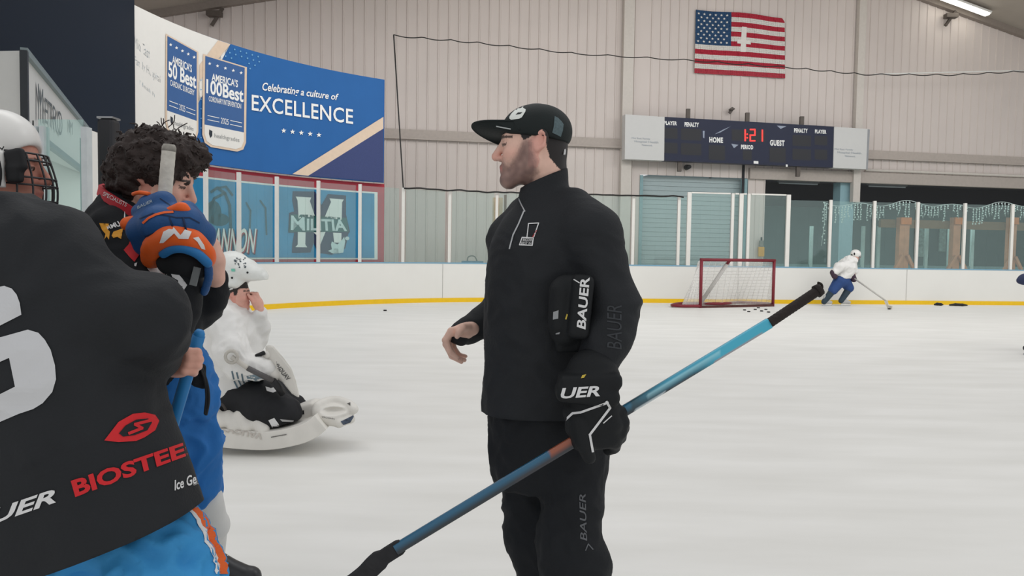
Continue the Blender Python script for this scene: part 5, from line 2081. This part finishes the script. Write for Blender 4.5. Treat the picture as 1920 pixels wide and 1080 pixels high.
CB = MB()
CB.sweep(cpts, .0155, .0045, (.25, 0, 1))
COLB = CB.build('collar', red_c, B)
cs_ = on_mesh(COLB, .003)
decal('lettering', prn, COLB, cs_, [], [('SPECIALISTS', ((192, 366), (236, 388), (239, 381), (195, 359)), {})], grid=4)
yel = mat('print_yellow', (226, 160, 52), .6, vary=.02)
decal('shoulder_star', yel, BJ, bs_, [Zc([(75, 415), (130, 450), (160, 420), (150, 470), (170, 490), (160, 560), (140, 530), (120, 560), (130, 510), (100, 475)]), Zc([(200, 490), (285, 460), (240, 500), (268, 555), (235, 535), (200, 545), (185, 525)])], grid=4)
decal('lettering', prn, BJ, bs_, [], [('RMU', (Zc([(150, 470), (270, 440), (240, 395), (140, 440)])), dict(bold=.03)), ('L', (Zc([(290, 395), (340, 385), (310, 305), (298, 310)])), dict(bold=.03))], grid=4)
decal('red_patch', bred, BJ, bs_, [Zc([(290, 650), (335, 600), (350, 560), (430, 690), (385, 755), (340, 710)])], grid=4)
decal('patch_edge', prn, BJ, on_mesh(BJ, .005), [Zc([(330, 520), (350, 515), (355, 550), (340, 550)]), Zc([(345, 565), (365, 560), (450, 670), (425, 690)]), Zc([(385, 770), (410, 760), (400, 795), (385, 790)]), Zc([(440, 690), (465, 695), (455, 720), (440, 712)])], grid=4)
decal('sleeve_mark', prn, BJ, bs_, [Zc([(495, 810), (560, 780), (640, 800), (700, 830), (660, 880), (560, 900), (520, 885), (530, 850)]), Zc([(700, 845), (760, 850), (810, 905), (780, 935), (850, 960), (810, 1020), (790, 1010), (810, 975), (770, 950), (770, 920), (720, 890)]), Zc([(690, 915), (740, 945), (725, 960), (690, 935)])], grid=4)
# trousers, sock, skates
TB = SDF()
TB.chain([q(325, 690), q(335, 740)], [.11, .12], .03)
TB.chain([q(332, 740, .0), q(345, 830, .03), q(358, 912, .06)], [.105, .112, .098], .03)
TB.chain([q(290, 740, -.02), q(285, 900, -.06)], [.11, .11], .03)
TB.cut(q(355, 956, 0), (.06, 0, -1))
blue2 = mat('cloth_blue_deep', (36, 108, 178), .7, spec=.3, vary=.1, scale=6, bump=.1, bscale=90)
TBo = TB.build('trousers', blue2, B, .008, folds(.015, (11, 11, 9), 7.7, .5))
mb = MB()
mb.tube(crom([q(378, 690, -.16), q(388, 720, -.17), q(391, 750, -.165), q(386, 778, -.16)], 5), .005, 6)
mb.tube(crom([q(376, 692, -.165), q(384, 715, -.175), q(387, 745, -.17), q(384, 776, -.165)], 5), .004, 6)
mb.build('drawstring', black, TBo)
S = SDF()
S.chain([q(378, 690, -.145), q(372, 712, -.15), q(382, 722, -.15)], [.014, .02, .012])
S.build('waist_knot', cloth_black2, TBo, .004)
fB = gnd(404, 1136)
S = SDF()
S.chain([q(388, 930, .08), q(402, 985, .2), Vector((fB.x - .01, fB.y, .2))], [.05, .046, .045], .03)
S.build('sock', mat('sock_white', (214, 214, 212)), B, .009)
skate(B, Vector((fB.x - .03, fB.y, 0)), .25)
p_ = Vector((q(262, 1200).x, D - .05, 0))
SDF().cone(p_ + Vector((0, 0, .2)), q(282, 940, -.06), .055, .07).build('sock', mat('sock_white', (214, 214, 212)), B, .012)
skate(B, p_, .3)

# ------------------------------------------------------------------ blue and orange glove on the raised hand
gD = 2.19
q = Q(gD)
GL2 = thing('hockey_glove', 'blue and orange hockey glove with a white cuff mark on top of the taped stick', 'glove', q(330, 470))
gblue = mat('glove_blue', (30, 78, 132), .55, spec=.35, vary=.05, bump=.1, bscale=150)
gblue2 = mat('glove_blue_light', (36, 112, 172), .55, spec=.35, vary=.05)
gor = mat('glove_orange', (232, 98, 34), .5, spec=.35, vary=.03)
S = SDF()
S.chain([q(268, 432, .0), q(300, 420, -.05), q(345, 420, -.055), q(378, 440, -.0)], [.045, .05, .05, .04], .012)
S.chain([q(276, 456, .02), q(320, 440, -.045), q(372, 452, .0)], [.04, .046, .04], .012)
S.chain([q(278, 384, .01), q(306, 382, -.01), q(312, 400, -.02)], [.028, .034, .034], .01)
S.chain([q(264, 398, .02), q(290, 396, -.012)], [.026, .034], .01)
S.chain([q(326, 404, -.02), q(350, 396, -.03), q(368, 410, -.01)], [.03, .028, .024], .008)
SH = S.build('shell', gblue, GL2, .005)
hs_ = on_mesh(SH, .0015)
gdk = mat('glove_dark', (20, 42, 76), .6)
decal('padding_seam', gdk, SH, hs_, stroke([(272, 444), (296, 434), (318, 433)], 2.2) + stroke([(262, 410), (286, 400), (312, 404), (330, 408), (356, 408), (374, 418)], 2.4) + stroke([(300, 372), (318, 384), (326, 396)], 2), grid=4)
# padded finger grooves
gr = MB()
for x0, x1 in ((318, 326), (343, 349)):
    gr.tube([q(x0, 408, -.102), q((x0 + x1) / 2, 420, -.108), q(x1, 432, -.104)], .003, 6)
gr.build('groove', mat('glove_dark', (22, 40, 70), .6), SH)
S = SDF()
S.chain(crom([q(285, 484, .01), q(290, 462, -.045), q(312, 446, -.078), q(338, 442, -.085), q(364, 454, -.07), q(384, 474, -.04), q(390, 488, -.02)], 3), [.03, .03, .031, .031, .032, .032, .032, .032, .032, .032, .031, .031, .03, .028, .026, .026, .024, .022, .02], .006, fl=((0, 0, 1), 1.0))
CU = S.build('cuff_roll', gor, GL2, .0045)
us = on_mesh(CU, .003)
decal('cuff_mark', prn, CU, us, [Zc([(605, 592), (640, 490), (690, 465), (672, 520), (720, 470), (730, 450), (790, 520), (850, 510), (830, 470), (890, 490), (860, 555), (775, 553), (735, 505), (690, 545), (640, 590)]), Zc([(900, 545), (950, 535), (1000, 610), (1010, 650), (975, 640), (940, 580)])], grid=4)
S = SDF()
S.chain(crom([q(306, 476, -.07), q(322, 467, -.09), q(345, 466, -.095), q(370, 476, -.085), q(390, 494, -.06)], 4), .0125, .004)
S.build('cuff_edge', gblue2, GL2, .004)
SDF().chain(crom([q(391, 500, -.05), q(391, 522, -.03), q(383, 548, .0)], 3), .011, .004).build('cuff_side', gblue, GL2, .004)
S = SDF()
S.chain([q(318, 492, -.02), q(345, 484, -.03), q(372, 500, -.02)], [.035, .042, .034], .015)
S.chain([q(345, 500, -.01), q(362, 535, .01)], [.04, .034], .015)
S.build('palm_lining', mat('lining_black', (26, 27, 30), .8, vary=.05), GL2, .005)
MB().box(q(366, 518, -.055), (.009, .004, .026), Matrix.Rotation(.25, 3, 'Y')).build('care_tag', mat('tag_grey', (120, 124, 124), .6), GL2)
pipes = MB().tube(crom([q(272, 412, -.052), q(286, 402, -.065), q(308, 396, -.075), q(324, 396, -.075)], 4), .0055, 8)
pipes.build('piping', gor, GL2)
decal('piping_line', gor, SH, on_mesh(SH, .003), stroke([(268, 418), (278, 409), (292, 402), (308, 398), (324, 397)], 4.2), grid=4)
S = SDF()
S.chain(crom([q(312, 398, -.068), q(330, 392, -.08), q(344, 390, -.082), q(358, 402, -.07)], 3), [.009, .011, .012, .013, .014, .015, .014, .011, .008, .006], .004)
S.build('thumb_edge', gor, GL2, .004)
S = SDF()
S.ell(q(243, 420, .0), (.026, .022, .02), None, .01)
S.chain([q(243, 420), q(262, 410)], [.018, .014], .01)
S.build('side_gusset', gor, GL2, .004)
MB().tube(crom([q(250, 364, .02), q(262, 361, .0), q(280, 364, -.01)], 4), .006, 8).build('rim', gor, GL2)
decal('lettering', mat('lettering_pale', (178, 192, 200)), SH, on_mesh(SH, .003), [], [('BAUER', ((258, 392), (286, 379), (284, 374), (256, 387)), dict(shear=.2))], grid=4)

# white taped stick in that glove
SW = thing('hockey_stick', 'stick with white taped butt end standing in front of the curly haired person', 'stick', q(290, 1280))
t0, t1 = at(317, 276, 2.26), at(306, 400, 2.255)
dv = (t1 - t0).normalized()
L = (t0.z - .03) / -dv.z
tw = mat('tape_white', (206, 202, 192), .85, vary=.12, scale=30, bump=.3, bscale=70)
MB().tube([t0 + dv * (.24 * i / 24) for i in range(25)], [.0195 + .0006 * (i % 2) for i in range(25)], 14, flat=.85).build('taped_grip', tw, SW)
MB().tube([t0 - dv * .008, t0, t0 + dv * .012], [.016, .02, .0205], 14, flat=.85).build('butt_end', mat('tape_grey', (158, 154, 146), .85, vary=.2, scale=50), SW)
MB().tube([t0 + dv * (.24 + (L - .24) * i / 8) for i in range(9)], .015, 10, flat=.8).build('shaft', mat('stick_dark', (40, 44, 50), .4), SW)
e1 = t0 + dv * L
MB().sweep(crom([e1 + Vector((0, 0, .03)), e1 + Vector((-.1, 0, .02)), e1 + Vector((-.28, .03, .035))], 4), .035, .006, (0, 0, 1)).build('blade', mat('blade_tape', (44, 44, 46)), SW)

# ------------------------------------------------------------------ caged player at the left edge
D = 2.15
q = Q(D)
P3 = thing('person', 'person in white helmet with black wire cage at the left edge, behind the leaning player', 'person', (q(-20, 600).x, D, 0))
HC = Head(q(2, 302), (.97, .2, -.04), (0, 0, 1), 1.0)
BD = SDF()
HC.build(BD, neck=q(-30, 420))
tr_ = SDF()
tr_.cone(q(-30, 410), q(-30, 800), .1, .11, .04)
tr_.chain([q(-60, 850), q(-62, 1050), q(-62, 1270)], [.06, .045, .035])
tr_.chain([q(10, 850, .1), q(10, 1050, .1), q(10, 1270, .1)], [.06, .045, .035])
CBo = BD.build('body', skin_attr, P3, .005, extra=[tr_.mesh(.015)], colfn=paint((196, 138, 120), (170, 100, 94), (60, 45, 40), HC))
HC.eyes(CBo)
hw = mat('helmet_white', (226, 225, 221))
S = SDF()
S.ell(q(-2, 272), (.104, .1, .098), None, .01)
S.ell(q(-12, 300), (.1, .1, .07), None, .02)
S.box(q(-4, 322, -.092), (.018, .014, .058), None, .012, .01)
S.ell(q(62, 330), (.085, .082, .082), None, .01, sub=True)
S.cut(q(0, 356), (0, 0, -1))
HL = S.build('helmet', hw, P3, .0045)
S = SDF()
S.box(q(30, 300, -.085), (.026, .012, .03), Matrix.Rotation(-.2, 3, 'Y'), .01, .01)
S.box(q(28, 326, -.088), (.022, .012, .024), None, .01, .01)
S.build('ear_guard', black, HL, .004)
S = SDF()
S.ell(q(-6, 325, -.108), (.014, .008, .045), None, .004)
S.build('ear_pad', black, HL, .004)
cm = mat('cage_black', (36, 37, 40), .4, spec=.5, vary=0)
c = MB()


def cagep(a, t):
    """a sweeps round the face, t runs from brow to chin."""
    f = .03 + (.082 + .03 * math.sin(t * 2.2)) * math.cos(a)
    return HC.p(f, .096 * math.sin(a), .022 - .155 * t)


for t_ in (0, .12, .42, .55, .82, 1.0):
    c.tube([cagep(a, t_) for a in np.linspace(-1.4, 1.4, 15)], .003, 6)
for a in (-1.15, -.8, -.45, -.15, .15, .45, .8, 1.15):
    c.tube([cagep(a, t_) for t_ in np.linspace(0, 1, 9)], .003, 6)
c.build('cage', cm, HL)
decal('helmet_mark', black, HL, on_mesh(HL, .003), stroke([(0, 277), (4, 280), (7, 275)], 2), grid=0)
S = SDF()
S.stack((0, 0, 0), I3, rows(q, [(408, -70, 20, .06), (430, -130, 70, .12), (480, -165, 105, .15), (650, -160, 100, .17), (850, -155, 95, .17)], D), .03)
S.chain([q(-130, 460, -.05), q(-150, 620, -.1), q(-60, 720, -.08)], [.08, .075, .06], .04)
S.chain([q(80, 460, .05), q(100, 620, .08), q(60, 740, .0)], [.08, .075, .06], .04)
S.build('jersey', cloth_black2, P3, .012, folds(.008, (5, 5, 8), 2.2))
S = SDF()
S.chain([q(-30, 820), q(-30, 860)], [.16, .16], .03)
S.chain([q(-65, 860), q(-62, 1050)], [.12, .1], .03)
S.chain([q(10, 860, .1), q(10, 1050, .1)], [.12, .1], .03)
S.build('trousers', blue2, P3, .013, folds(.01, (6, 6, 6), 5.0))
for x, dy in ((-62, 0), (10, .1)):
    p_ = Vector((q(x, 1200).x, D + dy, 0))
    SDF().cone(p_ + Vector((0, 0, .2)), q(x, 1060, dy), .055, .07).build('sock', mat('sock_white', (214, 214, 212)), P3, .014)
    skate(P3, p_, .3)
# ------------------------------------------------------------------ goalie sitting on the ice
D = 5.45
q = Q(D)
px_ = D / F
G_ = thing('person', 'person in white jersey and pushed-up goalie mask kneeling on the ice in big pads', 'person', gnd(500, 828))
HG = Head(q(441, 545), (.94, .22, -.05), (.05, 0, 1), .97)
BD = SDF()
HG.build(BD, neck=q(420, 590))
tr_ = SDF()
tr_.cone(q(420, 585), q(430, 750), .09, .11, .04)
tr_.chain([q(420, 610, -.12), q(440, 680, -.24), q(500, 692, -.26)], [.05, .04, .03])
tr_.chain([q(440, 600, .15), q(482, 640, .12), q(488, 578, .02)], [.05, .04, .03])
tr_.chain([q(430, 755, -.1), q(535, 770, -.14)], [.085, .06])
tr_.chain([q(430, 755, .1), q(560, 765, .2)], [.085, .06])
h2 = SDF()
hx = lambda x, y, d=0: q(x, y, .0 + d)
h2.cone(hx(487, 580), hx(482, 566), .03, .036, .01)
h2.chain([hx(484, 570), hx(478, 560)], [.038, .036], .01)
for i in range(4):
    h2.chain([hx(486 - i * 2.6, 560 + i * .5, -.012 + i * .012), hx(482 - i * 3.2, 550 + i * 1.4, -.014 + i * .012), hx(471 - i * 1.0, 549 + i * 3, -.01 + i * .012)], [.0115, .0105, .009], .004)
h2.chain([hx(476, 566, -.03), hx(469, 557, -.034), hx(465, 552, -.03)], [.014, .012, .009], .004)
GB_ = BD.build('body', skin_attr, G_, .006, extra=[tr_.mesh(.016), h2.mesh(.0045)], colfn=paint((222, 170, 154), (186, 116, 108), (60, 46, 42), HG, ((46, 38, 36), [(.2, .2), (-.2, .2), (-.2, -.14), (-.06, -.14), (-.045, -.03), (.0, .0), (.0, -.03), (.02, -.03), (.03, .02), (.2, .03)]), None, (214, 138, 124)))
HG.eyes(GB_)
# mask pushed up on the head
S = SDF()
S.ell(q(438, 505), (.128, .115, .125), None, .02)
S.ell(q(432, 498), (.11, .11, .10), None, .02)
S.ell(q(444, 530), (.075, .11, .05), None, .03)
S.chain([q(464, 508), q(482, 515), q(494, 519)], [.085, .062, .034], .02, fl=((0, 1, 0), 1.5))
S.ell(q(462, 552), (.085, .085, .098), None, .01, sub=True)
S.ell(q(484, 532), (.09, .075, .035), None, .012, sub=True)
S.cut(q(440, 546), (-.25, 0, -1))
mk = mat('mask_white', (226, 228, 224), .35, spec=.5, vary=.04, scale=12)
MK = S.build('mask', mk, G_, .006, folds(.003, (14, 14, 18), 1.0))
ms = on_mesh(MK, .004)
decal('mask_holes', black, MK, ms, [disc(416, 497, 2.2), disc(435, 521, 2.1), disc(464, 511, 2), disc(422, 519, 1.4), disc(407, 487, .8)], grid=0)
random.seed(4)
decal('mask_print', mat('mask_ink', (70, 80, 86), .5, vary=.1), MK, ms, [disc(440 + random.uniform(0, 22), 482 + random.uniform(0, 20) + .0, random.uniform(.7, 2.2), random.uniform(.6, 1.6), 6) for _ in range(24)], grid=0)
decal('mask_stripe', mat('mask_teal', (120, 200, 180), .5, vary=0), MK, ms, [[(433, 504), (440, 504), (441, 509), (434, 509)]], grid=0)
MB().tube([q(422, 536, -.1), q(419, 547, -.09), q(436, 541, -.1)], .006, 6).build('strap', white, MK)
cg = MB()
for k in range(5):
    cg.tube([q(463 + k * 3, 523 + k * .2, -.06 + .03 * k), q(486, 522 - k * .3, -.04 + .02 * k)], .004, 5)
cg.build('cage', mat('cage_grey', (110, 114, 114), .4), MK)
# jersey
wj = mat('jersey_white', (226, 225, 222), .8, spec=.2, vary=.03, scale=6, bump=.12, bscale=60)
S = SDF()
S.stack((0, 0, 0), I3, rows(q, [(560, 418, 440, .07), (572, 404, 458, .14), (590, 394, 470, .2), (620, 386, 482, .22), (680, 380, 490, .23), (730, 376, 500, .24), (770, 374, 505, .25)], D), .04, 2.2)
S.chain([q(418, 600, -.16), q(436, 660, -.26), q(450, 684, -.27)], [.11, .115, .105], .05)
S.chain([q(450, 684, -.27), q(480, 690, -.28), q(500, 692, -.28)], [.1, .08, .065], .03)
S.chain([q(440, 596, .14), q(476, 636, .15)], [.1, .1], .05)
S.chain([q(476, 636, .15), q(487, 612, .08), q(487, 588, .02)], [.085, .065, .05], .03)
S.cut(q(440, 762), (-.35, 0, -1))
GJ = S.build('jersey', wj, G_, .011, folds(.017, (6, 6, 6), 6.1, .45))
gj = on_mesh(GJ, .004)
stb = mat('stripe_slate', (92, 112, 124), .7, vary=.03)
Zg = lambda pts: [(380 + x * 310 / 1456, 620 + y * 230 / 1080) for x, y in pts]
for ln in (((258, 360), (280, 450), (320, 530), (352, 575)), ((300, 372), (318, 440), (345, 500), (390, 560)), ((345, 385), (355, 440), (385, 495), (430, 545))):
    decal('hem_stripe', stb, GJ, gj, stroke(Zg(ln), 3), grid=4)
decal('side_panel', mat('panel_slate', (120, 138, 148), .7, vary=.2, scale=15), GJ, gj, [Zg([(385, 400), (470, 385), (540, 430), (520, 455), (400, 450)])], grid=4)
# pants
S = SDF()
S.chain([q(436, 752, -.12), q(490, 762, -.16), q(530, 776, -.18)], [.14, .165, .13], .05)
S.chain([q(440, 748, .1), q(500, 750, .1), q(545, 768, .16)], [.16, .17, .12], .05)
S.ell(q(488, 745, -.08), (.17, .17, .13), None, .05)
S.cut(q(480, 806, -.2), (.25, 0, -1))
GP = S.build('trousers', mat('pants_black', (30, 31, 34), .7, spec=.3, vary=.08), G_, .011, folds(.012, (7, 7, 7), 8.8))
gp = on_mesh(GP, .004)
decal('leg_patch', prn, GP, gp, [Zg([(578, 790), (630, 768), (685, 845), (628, 880)])], grid=4)
decal('knee_flash', mat('flash_grey', (170, 170, 170), .7), GP, gp, [Zg([(680, 780), (800, 790), (805, 805), (700, 800)])], grid=4)
decal('waist_patch', prn, GP, gp, [Zg([(552, 490), (600, 505), (700, 480), (690, 515), (620, 545), (565, 530)])], grid=4)
# leg pads
padm = mat('pad_white', (220, 217, 210), .5, spec=.35, vary=.05, scale=8)


def pad(pts, wd, th, lb):
    """A goalie leg pad along pts, wd half width across, th half thickness."""
    S = SDF()
    P_ = crom(pts, 5)
    S.chain(P_, th, .03, fl=((0, 1, 0), wd / th))
    return S


mb = MB().sweep(crom([q(388, 797, -.2), q(404, 806, -.2), q(440, 813, -.2), q(510, 817, -.2), q(565, 808, -.19), q(592, 797, -.17), q(606, 787, -.16)], 6), .15, .062, (0, 1, 0))
mb.box(q(393, 785, -.2), (.06, .12, .06), Matrix.Rotation(-.4, 3, 'Y'))
PN = mb.build('leg_pad', padm, G_, .035)
ps_ = on_mesh(PN, .006)
decal('lettering', mat('pad_print', (196, 190, 182), .5, vary=0), PN, ps_, [], [('VAUGHN', (Zg([(530, 905), (150, 835), (145, 885), (520, 960)])), dict(bold=.03))], grid=5)
decal('pad_line', mat('line_grey', (110, 108, 104), .6, vary=0), PN, ps_, [Zg([(600, 935), (740, 910), (738, 918), (602, 943)])], grid=5)
S = SDF()
for (x, y, x2, y2) in ((428, 780, 440, 800), (450, 778, 462, 800), (478, 786, 492, 806), (400, 772, 415, 790)):
    S.chain([q(x, y, -.28), q(x2, y2, -.3)], [.04, .05], .02)
S.build('knee_rolls', padm, PN, .008)
MB().tube(crom([q(395, 778, -.3), q(404, 764, -.33), q(416, 758, -.33), q(424, 770, -.33)], 4), .01, 6).build('pad_strap', mat('strap_dark', (66, 62, 60), .7), PN)
S = pad([q(552, 792, .05), q(574, 780, .08), q(594, 768, .1)], .13, .07, '')
S.box(q(575, 778, .02), (.1, .08, .085), Matrix.Rotation(-.35, 3, 'Y'), .03, .03)
PF = S.build('leg_pad', padm, G_, .009)
decal('pad_badge', black, PF, on_mesh(PF, .004), [Zg([(862, 708), (890, 700), (895, 735), (868, 742)])], grid=0)
for sx, dy in ((388, -.15), (395, .15)):
    skate(G_, Vector((q(sx, 820).x - .06, D + dy, 0)), math.pi)
# blocker with its board
BL = thing('goalie_blocker', 'white goalie blocker board resting on the kneeling person knee', 'glove', q(525, 690, -.32))
bo = [q(x, y, d) for x, y, d in ((497, 646, -.27), (512, 646, -.3), (530, 668, -.34), (547, 690, -.36), (556, 715, -.36), (563, 747, -.34), (548, 738, -.32), (530, 716, -.3), (508, 702, -.27), (502, 676, -.25))]
th_ = Vector((-.02, .055, -.012))
mb = MB()
n_ = len(bo)
mb.add([*bo, *[p + th_ for p in bo]], [tuple(range(n_)), tuple(range(2 * n_ - 1, n_ - 1, -1))] + [(i, n_ + i, n_ + (i + 1) % n_, (i + 1) % n_) for i in range(n_)])
BLO = mb.build('board', padm, BL, .02)
decal('lettering', mat('blocker_ink', (92, 92, 92), .5, vary=0), BLO, on_mesh(BLO, .004), [], [('VAUGHN', ((538, 715), (512, 681), (519, 678), (545, 709)), dict(bold=.02))], grid=4)
S = SDF()
S.chain([q(494, 688, -.26), q(512, 700, -.27)], [.06, .055], .01)
S.chain([q(502, 665, -.26), q(490, 672, -.25)], [.03, .025], .01)
S.build('hand_pad', padm, BL, .007)
MB().tube([q(480, 668, -.3), q(496, 661, -.3)], .014, 8).build('wrist_strap', black, BL)
# goalie stick
GS = thing('goalie_stick', 'thin goalie stick with ring knob across the white jersey', 'stick', q(470, 690, -.4))
k0, k1, k2 = q(434, 669, -.42), q(464, 690, -.4), q(512, 714, -.33)
MB().tube([k0 + (k1 - k0) * i / 8 for i in range(9)], .015, 8).build('taped_handle', mat('tape_grey2', (188, 184, 176), .8, vary=.1), GS)
MB().tube([k0 + Vector((.04 * math.cos(a), 0, .04 * math.sin(a))) for a in np.linspace(0, 2 * math.pi, 15)[:-1]], .011, 6, closed=True).build('knob', mat('tape_grey2', (188, 184, 176)), GS)
MB().tube([k1, k2], .018, 8).build('shaft', mat('stick_grey', (88, 86, 86), .5, vary=.1), GS)
MB().tube([k2, q(530, 738, -.26)], .024, 8).build('paddle', mat('stick_black', (40, 40, 42), .5), GS)
# catching glove on the ice
CG = thing('catching_glove', 'white goalie catching glove lying on the ice', 'glove', gnd(632, 800))
S = SDF()
S.ell(q(630, 768, -.02), (.155, .17, .055), None, .03)
S.chain(crom([q(594, 782, -.12), q(596, 762, -.1), q(625, 751, -.02), q(652, 758, -.06), q(664, 768, -.12)], 3), .03, .02)
S.ell(q(618, 780, -.12), (.095, .09, .06), None, .02)
S.chain([q(600, 786, -.16), q(636, 793, -.16), q(658, 786, -.13)], .03, .02)
S.ell(q(625, 772, -.2), (.1, .1, .026), None, .01, sub=True)
CGO = S.build('shell', padm, CG, .007)
cgs = on_mesh(CGO, .004)
decal('pocket_weave', mat('weave_dark', (70, 80, 96), .6, vary=.5, scale=60), CGO, cgs, [Zg([(1215, 800), (1345, 735), (1300, 810), (1240, 832)])], grid=4)
decal('lettering', mat('mark_dark', (90, 88, 86), .5, vary=0), CGO, cgs, [Zg([(1270, 640), (1300, 630), (1300, 660)])], [('VAUGHN', (Zg([(1045, 765), (1160, 785), (1162, 772), (1050, 750)])), {})], grid=4)

# ------------------------------------------------------------------ distant skater by the goal
D = 21.45
q = Q(D)
K = thing('person', 'person in white helmet and jersey skating with the puck along the far boards', 'person', gnd(1578, 572))
HK = Head(q(1604, 478), (.96, -.1, -.2), (.2, 0, 1), 1.05)
BD = SDF()
HK.build(BD, ears=False, neck=q(1596, 492))
BD.chain([q(1594, 492), q(1578, 522)], [.1, .1], .05)
BD.chain([q(1585, 500, -.15), q(1570, 505, -.2), q(1563, 513, -.2)], [.05, .04, .035], .03)
BD.chain([q(1598, 500, .15), q(1604, 510, .1), q(1598, 519, .0)], [.05, .04, .035], .03)
BD.chain([q(1576, 525, -.08), q(1561, 547, -.08), q(1546, 566, -.05)], [.09, .06, .045], .03)
BD.chain([q(1580, 525, .08), q(1591, 547, .05), q(1577, 566, .05)], [.09, .06, .045], .03)
BD.build('body', skin_attr, K, .018, colfn=paint((214, 166, 150)))
S = SDF()
S.ell(HK.p(0, 0, .03), (.14, .12, .12), HK.M, .02)
S.cut(HK.p(0, 0, -.05), -HK.u)
KH = S.build('helmet', hw, K, .012)
decal('helmet_ports', black, KH, on_mesh(KH, .01), [disc(1602, 476, 1.5, 2.6), disc(1597, 478, 1.6, 1.6)], grid=0)
KV = SDF()
KV.ell(HK.p(.1, 0, -.03), (.05, .1, .05), HK.M, .02)
KV.build('visor', mat('visor_smoke', (120, 118, 116), .2, spec=.6), KH, .012)
MB().tube([HK.p(.0, .11, -.03), HK.p(.06, .06, -.12), HK.p(.1, 0, -.13)], .02, 6).build('chin_strap', black, KH)
S = SDF()
S.chain([q(1594, 492), q(1586, 503), q(1580, 518)], [.2, .24, .22], .08)
S.chain([q(1588, 497, -.15), q(1573, 500, -.22), q(1566, 509, -.22)], [.13, .12, .1], .06)
S.chain([q(1598, 500, .15), q(1603, 510, .1)], [.12, .1], .05)
S.cut(q(1585, 522), (0, 0, -1))
KJ = S.build('jersey', wj, K, .018, folds(.03, (4, 4, 4), 3.0))
navy_p = mat('pants_navy', (44, 72, 124), .7, vary=.1)
S = SDF()
S.cone(q(1580, 520), q(1579, 526), .2, .2, .05)
S.chain([q(1574, 527, -.08), q(1562, 544, -.08)], [.17, .13], .05)
S.chain([q(1584, 527, .08), q(1592, 540, .05)], [.16, .13], .05)
S.build('trousers', navy_p, K, .018)
for pts in ([q(1562, 544, -.08), q(1545, 566, -.05)], [q(1592, 541, .05), q(1577, 564, .05)]):
    SDF().cone(pts[0], pts[1], .1, .075).build('sock', mat('sock_dark', (52, 66, 76), .8), K, .018)
for gx, gy, dd_ in ((1563, 514, -.22), (1599, 520, .0)):
    S = SDF()
    S.chain([q(gx - 1, gy - 3, dd_), q(gx + 2, gy + 4, dd_)], [.085, .08], .02)
    S.build('glove', mat('glove_plum', (64, 48, 62), .6), K, .015)
for x, y, dy in ((1544, 570, -.05), (1578, 570, .05)):
    p_ = gnd(x, 573)
    skate(K, Vector((p_.x, D + dy, 0)), .1, (176, 176, 174))
KS = thing('hockey_stick', 'thin pale stick reaching from the distant skater to the puck', 'stick', gnd(1662, 578))
MB().tube([q(1594, 519, -.05), q(1601, 530, -.25), gnd(1661, 562, .25)][1:] and [q(1599, 520, -.02), at(1661, 564, 20.6)], .022, 6).build('shaft', mat('stick_pale', (186, 184, 178), .5), KS)
e1 = at(1661, 564, 20.6)
MB().sweep([e1, gnd(1665, 575, .06), gnd(1673, 577, .05)], .04, .012, (0, 0, 1)).build('blade', mat('stick_pale2', (205, 200, 190), .5), KS)

# ------------------------------------------------------------------ player cut by the right edge
D = 11.26
q = Q(D)
R_ = thing('person', 'person with navy glove and black skate only just showing at the right edge', 'person', (q(1975, 600).x, D, 0))
HR = Head(q(1968, 418), (-.9, .1, -.1), (0, 0, 1))
BD = SDF()
HR.build(BD, neck=q(1978, 440))
BD.chain([q(1978, 440), q(1980, 540)], [.1, .11], .05)
BD.chain([q(1960, 455, -.18), q(1950, 500, -.2), q(1922, 524, -.2)], [.05, .04, .03], .03)
BD.chain([q(1990, 455, .18), q(1985, 500, .2), q(1960, 530, .0)], [.05, .04, .03], .03)
BD.chain([q(1972, 545, -.1), q(1960, 600, -.12), q(1948, 645, -.1)], [.09, .07, .05], .03)
BD.chain([q(1986, 545, .1), q(1990, 600, .1), q(1995, 648, .1)], [.09, .07, .05], .03)
BD.build('body', skin_attr, R_, .014, colfn=paint((214, 166, 150)))
helmet(R_, HR, hw)
S = SDF()
S.chain([q(1978, 455), q(1980, 535)], [.2, .21], .05)
S.chain([q(1962, 458, -.18), q(1950, 500, -.2), q(1932, 520, -.2)], [.11, .09, .07], .04)
S.chain([q(1992, 458, .18), q(1988, 500, .2), q(1965, 528, .0)], [.11, .09, .07], .04)
S.build('jersey', wj, R_, .014, folds(.015, (5, 5, 5), 2.0))
S = SDF()
S.cone(q(1978, 540), q(1978, 555), .19, .19, .04)
S.chain([q(1970, 555, -.1), q(1962, 595, -.12)], [.14, .12], .04)
S.chain([q(1988, 555, .1), q(1992, 598, .1)], [.14, .12], .04)
S.build('trousers', navy_p, R_, .014)
for (x, y, dy), (x2, y2) in (((1962, 595, -.12), (1946, 645)), ((1992, 598, .1), (1996, 645))):
    SDF().cone(q(x, y, dy), q(x2, y2, dy), .09, .06).build('sock', mat('sock_dark', (52, 66, 76)), R_, .014)
S = SDF()
S.chain([q(1930, 521, -.2), q(1920, 524, -.2)], [.085, .08], .02)
S.chain([q(1920, 524, -.2), q(1913, 526, -.2)], [.07, .05], .02)
S.build('glove', mat('glove_navy', (46, 54, 84), .6, vary=.05), R_, .01)
skate(R_, Vector((q(1937, 640).x, D - .1, 0)), math.pi - .05)
skate(R_, Vector((q(1997, 640).x, D + .1, 0)), math.pi - .2)
